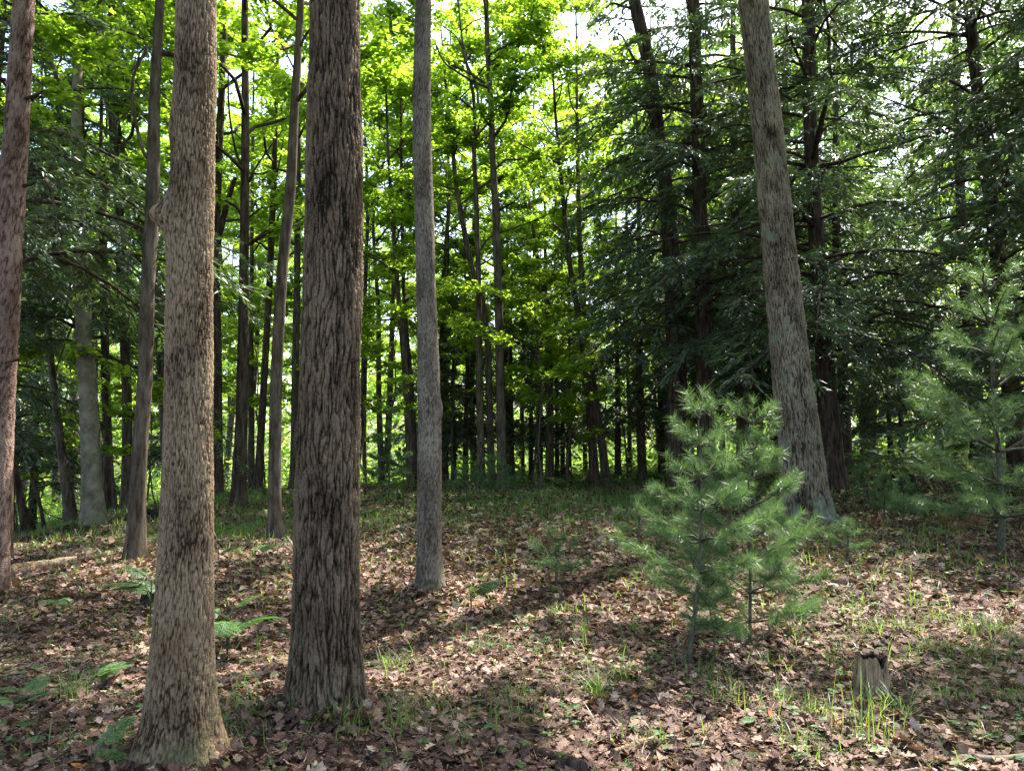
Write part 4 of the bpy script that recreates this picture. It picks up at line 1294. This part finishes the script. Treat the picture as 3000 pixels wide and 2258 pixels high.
# ------------------------------------------------------------------ grass
def blades(P, h, rg, wd=0.006, lean=0.5, az=None):
    """curved blades of three segments at points P"""
    n = len(P)
    a = rg.uniform(0, 2 * PI, n) if az is None else az
    l = np.abs(rg.normal(lean, 0.3, n)) * h
    d = np.c_[np.cos(a), np.sin(a), np.zeros(n)]
    s = np.c_[-np.sin(a), np.cos(a), np.zeros(n)]
    pts = []
    for t in (0, 0.4, 0.75, 1.0):
        c = P + d * (l * t ** 1.8)[:, None] + np.c_[np.zeros(n), np.zeros(n), h * (t - 0.32 * np.minimum(l / h, 1.5) * t ** 2.5)]
        wv = np.broadcast_to(np.asarray(wd, float), (n,))[:, None] * (1 - t ** 1.6)
        pts += [c - s * wv * 0.5, c + s * wv * 0.5] if t < 1 else [c]
    V = np.stack(pts, 1)
    b0 = np.arange(n)[:, None] * 7
    Q = np.concatenate([b0 + np.array([[0, 1, 3, 2]]), b0 + np.array([[2, 3, 5, 4]])])
    T = b0 + np.array([[4, 5, 6]])
    return V.reshape(-1, 3), [Q, T], np.repeat(rg.random(n), 7)


def tuft(px, py, label, n, h, lean=0.5, wd=0.0065, group=None, rad=0.03, seed=None, mat=None):
    p = ground_at(px, py)
    rg = np.random.default_rng(seed or int(px * 3 + py * 5))
    q = np.c_[rg.normal(0, rad, n), rg.normal(0, rad, n), np.full(n, -0.015)]
    V, fs, r_ = blades(q, h * rg.uniform(0.5, 1.1, n), rg, wd, lean)
    o = obj('grass_tuft', mesh('grass_tuft', V, fs, {'rnd': r_}), mat or M_GRASS, None, p)
    return tag(o, label, 'grass', group)


tuft(1712, 1868, 'upright bright yellow-green grass tuft standing in the sunlit litter patch', 46, 0.22, 0.35, seed=1)
tuft(1745, 2040, 'spreading fountain of long grass blades in front of the sunlit litter patch', 60, 0.24, 1.0, 0.007, seed=2)
tuft(1830, 1985, 'arching dark grass tuft beside the spreading fountain of grass', 60, 0.20, 0.8, seed=3)
tuft(1160, 1965, 'dense mop of pale grass beside the furrowed oak foot', 90, 0.20, 0.9, seed=4, rad=.06)
tuft(1190, 2150, 'tall grass sprouting in front of the furrowed oak foot', 40, 0.34, 0.4, seed=5, rad=.06)
tuft(860, 2110, 'bright grass at the fluted foot of the furrowed oak', 40, 0.24, 0.6, seed=6, rad=.07)
tuft(1030, 2150, 'dark dry grass clump before the furrowed oak', 60, 0.26, 0.8, seed=7, rad=.06)
tuft(660, 2175, 'sunlit pale grass beside the root of the burled trunk', 40, 0.2, 0.6, seed=8, rad=.06)
tuft(720, 2080, 'loose arching grass between the burled trunk and the furrowed oak', 70, 0.24, 0.9, seed=9, rad=.12)
tuft(225, 2050, 'dark grass clump beside the pale fern', 60, 0.26, 0.6, seed=10, rad=.05)
tuft(210, 2195, 'short bright grass sprig in the sunlit litter near the burled trunk', 14, 0.16, 0.4, seed=11)
tuft(365, 2215, 'upright grass blades at the root flare of the burled trunk', 16, 0.18, 0.3, seed=12)
tuft(2530, 2180, 'tall thin grass in front of the hollow stump', 26, 0.46, 0.25, seed=13, rad=.08)
tuft(2600, 2090, 'dark bent grass at the side of the hollow stump', 60, 0.26, 0.9, seed=14, rad=.09)
tuft(2450, 1960, 'upright broad grass blades behind the hollow stump', 12, 0.24, 0.3, 0.012, seed=15)
tuft(1470, 2130, 'tall sparse grass stems in the open litter', 22, 0.34, 0.25, 0.005, seed=16, rad=.1)
tuft(1860, 1860, 'grass tuft near the bare-stemmed pine sapling', 40, 0.2, 0.5, seed=17)
TG = [(2680, 1775, .14), (2560, 1860, .22), (2840, 1860, .2), (2900, 1845, .22), (2760, 1820, .18), (2650, 1850, .2), (2960, 1880, .22), (2740, 1910, .18), (2500, 1800, .14), (2860, 1930, .2), (2290, 2070, .2), (2330, 1870, .2), (2250, 1960, .2),
      (2780, 2060, .2), (2940, 2060, .18), (1540, 1830, .16), (1640, 1800, .18), (1470, 1600, .18), (1670, 1540, .16), (1810, 1690, .14), (1390, 1620, .14), (1880, 1680, .16), (1950, 1640, .16), (1590, 1900, .14), (1420, 1910, .18),
      (1230, 1890, .14), (1500, 2060, .18), (1900, 2180, .16), (2130, 2060, .2), (2080, 1990, .18), (2400, 2100, .2), (2900, 2180, .18), (2350, 2220, .25), (1250, 2080, .2), (430, 1590, .2), (440, 1560, .2), (460, 1595, .2), (290, 1635, .18), (340, 1630, .16), (190, 1690, .12), (840, 1720, .14), (560, 1690, .1), (930, 1640, .1), (1120, 1590, .14)]
for k, (px, py, h) in enumerate(TG):
    tuft(px, py, 'low green grass tuft in litter ' + ('upslope behind' if py < 1750 else 'on the near side of') + ' the ' + ('hollow stump' if px > 2230 and py > 1900 else 'stone' if px > 2230 else 'bare-stemmed pine sapling' if px > 1850 else 'bright upright grass' if px > 1500 else 'speckled slender trunk' if px > 1050 else 'burled trunk'), 60, h, 0.7, 0.006, 'low grass tufts in the litter', 0.07, seed=900 + k)

rg = np.random.default_rng(31)
N = 75000
yy = 2.2 + 26 * rg.random(N) ** 0.8
xx = yy * rg.uniform(-0.78, 0.78, N)
gg = green_amount(xx, yy)
nz = perlin(np.c_[xx * 0.9, yy * 0.9, 0 * xx + 1.5])
keep = rg.random(N) < np.clip(gg * (0.40 + 1.5 * np.clip(nz + .1, 0, 1)), 0.015, 1) * np.clip(0.35 + yy / 26, 0, 1)
xx, yy = xx[keep], yy[keep]
P = np.c_[xx, yy, gz(xx, yy) - 0.01]
V, fs, r_ = blades(P, rg.uniform(0.07, 0.24, len(P)), rg, 0.0035 + 0.0011 * yy, 0.6)
gr = obj('grass', mesh('grass', V, fs, {'rnd': r_}), M_GRASS)
gr['kind'] = 'stuff'
gr['label'] = 'thin green grass spread over the forest floor'
gr['category'] = 'grass'
# meadow of the hollow
n = 8000
xx = rg.uniform(-34, -9, n)
yy = rg.uniform(24, 52, n)
P = np.c_[xx, yy, gz(xx, yy)]
V, fs, r_ = blades(P, rg.uniform(0.25, 0.6, n), rg, 0.06, 0.4)
gr = obj('meadow_grass', mesh('meadow_grass', V, fs, {'rnd': r_}), M_GRASS)
gr['kind'] = 'stuff'
gr['label'] = 'sunlit yellow-green grass in the hollow beyond the beech'
gr['category'] = 'grass'
# tiny broadleaf seedlings
n = 3400
yy = 2.4 + 15 * rg.random(n) ** 0.9
xx = yy * rg.uniform(-0.75, 0.75, n)
kk = 4
c = np.repeat(np.c_[xx, yy, gz(xx, yy)], kk, 0)
a = np.tile(np.arange(kk) * 2 * PI / kk, n) + np.repeat(rg.uniform(0, 6, n), kk)
hh = np.repeat(rg.uniform(0.03, 0.10, n), kk)
c[:, 2] += hh
sz = np.repeat(rg.uniform(0.016, 0.042, n), kk) * rg.uniform(.7, 1.2, n * kk)
me = leaf_mesh('ground_cover', KITE, c, np.c_[np.cos(a), np.sin(a), np.full(len(a), 0.05)], np.c_[rg.normal(0, .3, n * kk), rg.normal(0, .3, n * kk), np.ones(n * kk)], sz, sz * 1.0)
gc = obj('ground_cover', me, M_FERN2)
gc['kind'] = 'stuff'
gc['label'] = 'tiny green broadleaf seedlings scattered in the litter'
gc['category'] = 'ground cover'

# ------------------------------------------------------------------ leaf litter
def oak_leaf(seed, fine=False):
    r0 = np.random.default_rng(seed)
    st = [(0.13, .10), (0.30, .30), (0.42, .15), (0.60, .36), (0.72, .17), (0.86, .24)]
    if fine:
        st = [(0.06, .03), (0.14, .11), (0.22, .15), (0.30, .31), (0.37, .27), (0.42, .14), (0.50, .22), (0.60, .37), (0.66, .31), (0.72, .16), (0.80, .22), (0.87, .25), (0.93, .12)]
    c1, c2, tw = r0.uniform(-.25, .45), r0.uniform(0.1, .7), r0.uniform(-.5, .5)
    L = [[0, 0, 0]]
    for (t_, w_) in st:
        for s in (-1, 1) if not fine else (-1, 0, 1):
            w2 = w_ * r0.uniform(0.8, 1.2) * s
            z = c1 * (t_ - .5) ** 2 * 2 + c2 * abs(w2) * 1.0 + tw * w2 * (t_ - .5) + r0.normal(0, .02)
            L.append([w2, t_, z])
    L.append([0, 1, c1 * .5])
    k = 2 if not fine else 3
    m_ = len(st)
    Fc = []
    last = 1 + k * m_
    if k == 2:
        Fc += [[0, 2, 1]]
        for q in range(m_ - 1):
            a = 1 + 2 * q
            Fc += [[a, a + 1, a + 3], [a, a + 3, a + 2]]
        Fc += [[last - 2, last - 1, last]]
    else:
        Fc += [[0, 2, 1], [0, 3, 2]]
        for q in range(m_ - 1):
            a = 1 + 3 * q
            for e in (0, 1):
                Fc += [[a + e, a + e + 1, a + e + 4], [a + e, a + e + 4, a + e + 3]]
        Fc += [[last - 3, last - 2, last], [last - 2, last - 1, last]]
    T = np.array(L, float)
    T[:, 1] -= 0.5
    return T, np.array(Fc)


TM = [oak_leaf(s) for s in range(7)]
mt = MAPLE[0].copy()
mt[:, 1] -= 0.5
mt[:, 2] *= 2.0
TM += [(mt, MAPLE[1])]
rl = np.random.default_rng(41)
parts, rnds, off = [], [], 0


def litter(x, y, size, zmax, tilt, tms):
    n = len(x)
    base = gz(x, y)
    P = np.c_[x, y, base + 0.004 + zmax * rl.random(n)]
    a = rl.uniform(0, 2 * PI, n)
    axis = np.c_[np.cos(a), np.sin(a), rl.normal(0, tilt, n)]
    nor = np.c_[rl.normal(0, tilt, n), rl.normal(0, tilt, n), np.ones(n)]
    for k, tm in enumerate(tms):
        q = np.arange(n) % len(tms) == k
        V, Fa, kv = scatter(tm, P[q], axis[q], nor[q], size[q])
        parts.append((V, [Fa]))
        lo = perlin(np.c_[P[q][:, :2] * 1.4, np.full(q.sum(), 2.2)])
        cn = np.clip(rl.beta(1.4, 1.9, q.sum()) * 0.95 + 0.28 * lo + (rl.random(q.sum()) < 0.005), 0, 1)
        rnds.append(np.repeat(cn, kv))


K2 = (KITE[0] * np.array([1.0, 1, 1.5]) - np.array([0, .5, 0]), KITE[1])
for (n, y0, y1, sz0, sz1, tms) in ((35000, 1.9, 6.6, 0.026, 0.066, TM), (52000, 6.0, 12.0, 0.045, 0.08, [K2])):
    y = y0 + (y1 - y0) * rl.random(n) ** 0.75
    x = y * rl.uniform(-0.76, 0.76, n)
    k = rl.random(n) > 0.65 * green_amount(x, y) + 0.30 * np.clip(perlin(np.c_[x * 0.9, y * 0.9, 0 * x + 8.8]) * 2.2 - 0.25, 0, 1)
    x, y = x[k], y[k]
    litter(x, y, sz0 + sz1 * rl.random(len(x)) ** 1.5, 0.028, 0.42, tms)
n = 55000
y = 11 + 14 * rl.random(n) ** 0.9
x = y * rl.uniform(-0.78, 0.78, n)
k = rl.random(n) > 0.95 * green_amount(x, y)
x, y = x[k], y[k]
K2 = (KITE[0] * np.array([1.0, 1, 1.5]) - np.array([0, .5, 0]), KITE[1])
litter(x, y, rl.uniform(0.09, 0.17, len(x)), 0.03, 0.30, [K2])
# drifts heaped against the feet of the near trunks
for (bx, by, rr, m_) in ((b1[0], b1[1], 0.20, 420), (b2[0], b2[1], 0.26, 480), (b3[0], b3[1], 0.20, 260), (b4[0], b4[1], 0.5, 300)):
    a = rl.uniform(0, 2 * PI, m_)
    q = rr * (0.85 + np.abs(rl.normal(0, 0.38, m_)))
    x, y = bx + q * np.cos(a), by + q * np.sin(a)
    litter(x, y, rl.uniform(0.05, 0.11, m_), 0.075, 0.6, TM)
# fallen needles and bits of stalk
n = 16000
y = 1.9 + 10 * rl.random(n) ** 0.85
x = y * rl.uniform(-0.76, 0.76, n)
a = rl.uniform(0, 2 * PI, n)
Vn, Fn, kv = scatter(NEEDLE, np.c_[x, y, gz(x, y) + 0.012 + 0.03 * rl.random(n)], np.c_[np.cos(a), np.sin(a), rl.normal(0, .15, n)], np.c_[rl.normal(0, .3, n), rl.normal(0, .3, n), np.ones(n)], rl.uniform(0.05, 0.16, n), rl.uniform(0.003, 0.006, n))
parts.append((Vn, [Fn]))
rnds.append(np.repeat(rl.choice([0.05, 0.2, 0.6, 0.9], n), kv))
V, fs = join(parts)
# join() groups faces by size only, vertex order is kept
lit = obj('leaf_litter', mesh('leaf_litter', V, fs, {'rnd': np.concatenate(rnds)}), M_DEAD, floor)
lit['kind'] = 'stuff'
# the leaves that show largest, one by one
FT = []
for s in range(10):
    T, Fc = oak_leaf(50 + s, True)
    FT.append(mesh('dead_leaf', T, Fc, {'rnd': np.full(len(T), (0.35, 0.6, 0.8, 0.5, 0.92, 0.45, 0.7, 0.25, 0.86, 1.0)[s])}))
for k in range(298):
    y = 2.15 + 1.9 * rl.random() ** 0.9
    x = y * rl.uniform(-0.68, 0.68)
    me = FT[int(rl.integers(0, 9)) if k % 60 else 9]
    obj('dead_leaf', me, M_DEAD, floor, (x, y, g1(x, y) + rl.uniform(0.022, 0.045)), (rl.normal(0, .25), rl.normal(0, .25), rl.uniform(0, 6.28)), rl.uniform(0.075, 0.13))

# ------------------------------------------------------------------ logs, sticks, stumps, stone
def log(name, label, cat, pts, w0, w1, mat, segs=14, rough=0.15, seed=0, lift=0.0, ns=30, group=None):
    G = [ground_at(px, py) + np.array([0, 0, lift]) for px, py in pts]
    base = G[0].copy()
    P = smooth_path([g - base for g in G], ns)
    t = np.linspace(0, 1, ns)
    rad = (w0 * (1 - t) + w1 * t)
    P[:, 2] += rad * 0.75
    V, fs = tube(P, rad, segs)
    c = np.repeat(P, segs, 0)
    nn = perlin(np.c_[V[:, 0] * 9, V[:, 1] * 9, V[:, 2] * 9] + seed)
    V = c + (V - c) * (1 + rough * 2.0 * nn)[:, None]
    o = obj(name, mesh(name, V, fs, {'bark': np.clip(.5 + nn, 0, 1)}, True), mat, None, base)
    return tag(o, label, cat, group)


log('fallen_log', 'weathered fallen log lying in litter at the foot of the reddish pine', 'log', [(30, 1692), (120, 1672), (225, 1655)], 0.085, 0.07, B_ROT, seed=1)
log('fallen_log', 'dark rotten log lying on the mound behind the burled trunk', 'log', [(425, 1520), (460, 1518), (500, 1520)], 0.12, 0.10, B_BLACK, seed=2)
log('fallen_log', 'thin dark broken log piece lying in the near litter', 'log', [(1505, 2190), (1570, 2222), (1640, 2250), (1700, 2290)], 0.022, 0.036, B_DARK, seed=3, rough=.3, lift=0.03)
log('bark_slab', 'thin slab of bark with orange wood lying in the near litter', 'bark', [(1800, 2225), (1850, 2212), (1920, 2195)], 0.012, 0.02, B_ROT, seed=4, rough=.4, lift=0.035)
log('fallen_log', 'pale bark-covered stick lying in the corner of the near litter', 'log', [(2860, 2246), (2930, 2250), (3010, 2246)], 0.018, 0.02, B_PALE, seed=5, lift=0.03)
log('fallen_branch', 'long thin arched branch lying across the litter beyond the stone', 'branch', [(2430, 1690), (2500, 1662), (2580, 1645), (2680, 1645), (2760, 1672)], 0.010, 0.005, B_TWIG, 7, seed=6, lift=0.02)
log('fallen_branch', 'forked thin branch lying in shaded litter beyond the stone', 'branch', [(2560, 1650), (2640, 1680), (2700, 1705)], 0.008, 0.004, B_TWIG, 7, seed=7, lift=0.01)
log('fallen_branch', 'thin dark branch on the crest below the dark stand', 'branch', [(1690, 1474), (1740, 1466), (1800, 1472)], 0.03, 0.015, B_DARK, 7, seed=8)
log('fallen_branch', 'thin straight stick lying behind the bright grass tuft', 'branch', [(1760, 1734), (1840, 1732), (1900, 1733)], 0.007, 0.004, B_TWIG, 7, seed=9)
log('fallen_branch', 'dark stick in the litter in front of the hollow stump', 'branch', [(2380, 2085), (2440, 2082), (2500, 2080)], 0.008, 0.005, B_TWIG, 7, seed=10)
log('fallen_branch', 'short dark stick in the litter beside the pale sunlit patch', 'branch', [(1540, 1775), (1590, 1780), (1620, 1778)], 0.012, 0.006, B_BLACK, 7, seed=11)
rs = np.random.default_rng(61)
for k in range(46):
    px, py = rs.uniform(30, 2970), 1560 + 680 * rs.random()
    a = rs.uniform(-.5, .5)
    l = rs.uniform(40, 120)
    log('fallen_twig', 'small brown twig lying among the dead leaves', 'twig', [(px, py), (px + l * .5, py + l * .5 * math.sin(a) * .4 + rs.normal(0, 4)), (px + l, py + l * math.sin(a) * .4)], 0.005, 0.0025, B_TWIG, 5, ns=8, seed=k, lift=0.02, group='small twigs in the litter')

# hollow stump
def stump(name, label, px, py, r, h, mat, inner, seed):
    p = ground_at(px, py)
    rg = np.random.default_rng(seed)
    segs, rows = 56, 22
    th = np.arange(segs) * 2 * PI / segs
    top = h * (0.88 + 0.09 * perlin(np.c_[np.cos(th) * 1.3, np.sin(th) * 1.3, 0 * th + seed]) * 2 + 0.018 * rg.normal(size=segs))
    top = top * (1 - 0.30 * np.exp(-((th - 1.5 * PI - 0.25) ** 2) / 0.05))
    V = []
    for i in range(rows):
        f = i / (rows - 1)
        z = -0.06 + (top + 0.06) * f
        rr = r * (1 + 0.30 * np.exp(-np.maximum(z, 0) / 0.06) - 0.10 * f) * (1 + 0.10 * perlin(np.c_[np.cos(th) * 3.5, np.sin(th) * 3.5, z * 2.5 + seed]) + 0.035 * np.abs(perlin(np.c_[np.cos(th) * 12, np.sin(th) * 12, z * 5 + seed])))
        V.append(np.c_[rr * np.cos(th), rr * np.sin(th), z])
    for i in range(8):
        f = i / 7
        rr = r * (0.72 - 0.22 * f) * (1 + 0.15 * rg.normal(size=segs) * .4)
        z = top * (0.97 - 0.75 * f)
        V.append(np.c_[rr * np.cos(th), rr * np.sin(th), z])
    V = np.concatenate(V)
    n = rows + 8
    i = np.arange(n - 1)[:, None] * segs
    j = np.arange(segs)[None]
    k = (j + 1) % segs
    Fq = np.stack([i + j, i + k, i + segs + k, i + segs + j], -1).reshape(-1, 4)
    rt = empty(name, p, label, 'stump')
    sp_ = rows - 1
    obj('shell', mesh('shell', V[:rows * segs], Fq[:(rows - 1) * segs], smooth=True), mat, rt)
    Fi = Fq[(rows - 1) * segs:]
    Fi = Fi - Fi.min()
    Vi = V[(rows - 1) * segs:]
    obj('hollow', mesh('hollow', Vi, [Fi, np.array([(8) * segs + np.arange(segs)])], smooth=True), inner, rt)
    return rt


stump('tree_stump', 'short weathered hollow stump with a jagged top in near grass', 2556, 2035, 0.102, 0.27, B_ROT, B_BLACK, 3)
stump('tree_stump', 'black rotten stump in the shade behind the thin pine seedlings', 2632, 1445, 0.36, 0.42, B_BLACK, B_BLACK, 5)
stump('tree_stump', 'small dark mossy stump partly hidden behind the burled trunk', 445, 1775, 0.10, 0.16, B_BLACK, B_BLACK, 6)

p = ground_at(2440, 1725)
import bmesh
bm = bmesh.new()
bmesh.ops.create_icosphere(bm, subdivisions=4, radius=1)
for v in bm.verts:
    c = np.array(v.co)
    k = 1 + 0.22 * float(perlin((c * 1.3)[None])[0]) + 0.06 * float(perlin((c * 4)[None])[0])
    v.co = Vector((c[0] * 0.062 * k, c[1] * 0.05 * k, c[2] * 0.035 * k))
me = bpy.data.meshes.new('stone')
bm.to_mesh(me)
bm.free()
me.polygons.foreach_set('use_smooth', np.ones(len(me.polygons), bool))
tag(obj('stone', me, M_STONE, None, p + np.array([0, 0, 0.02])), 'pale rounded stone lying in the litter beside the bushy pine sapling', 'stone')
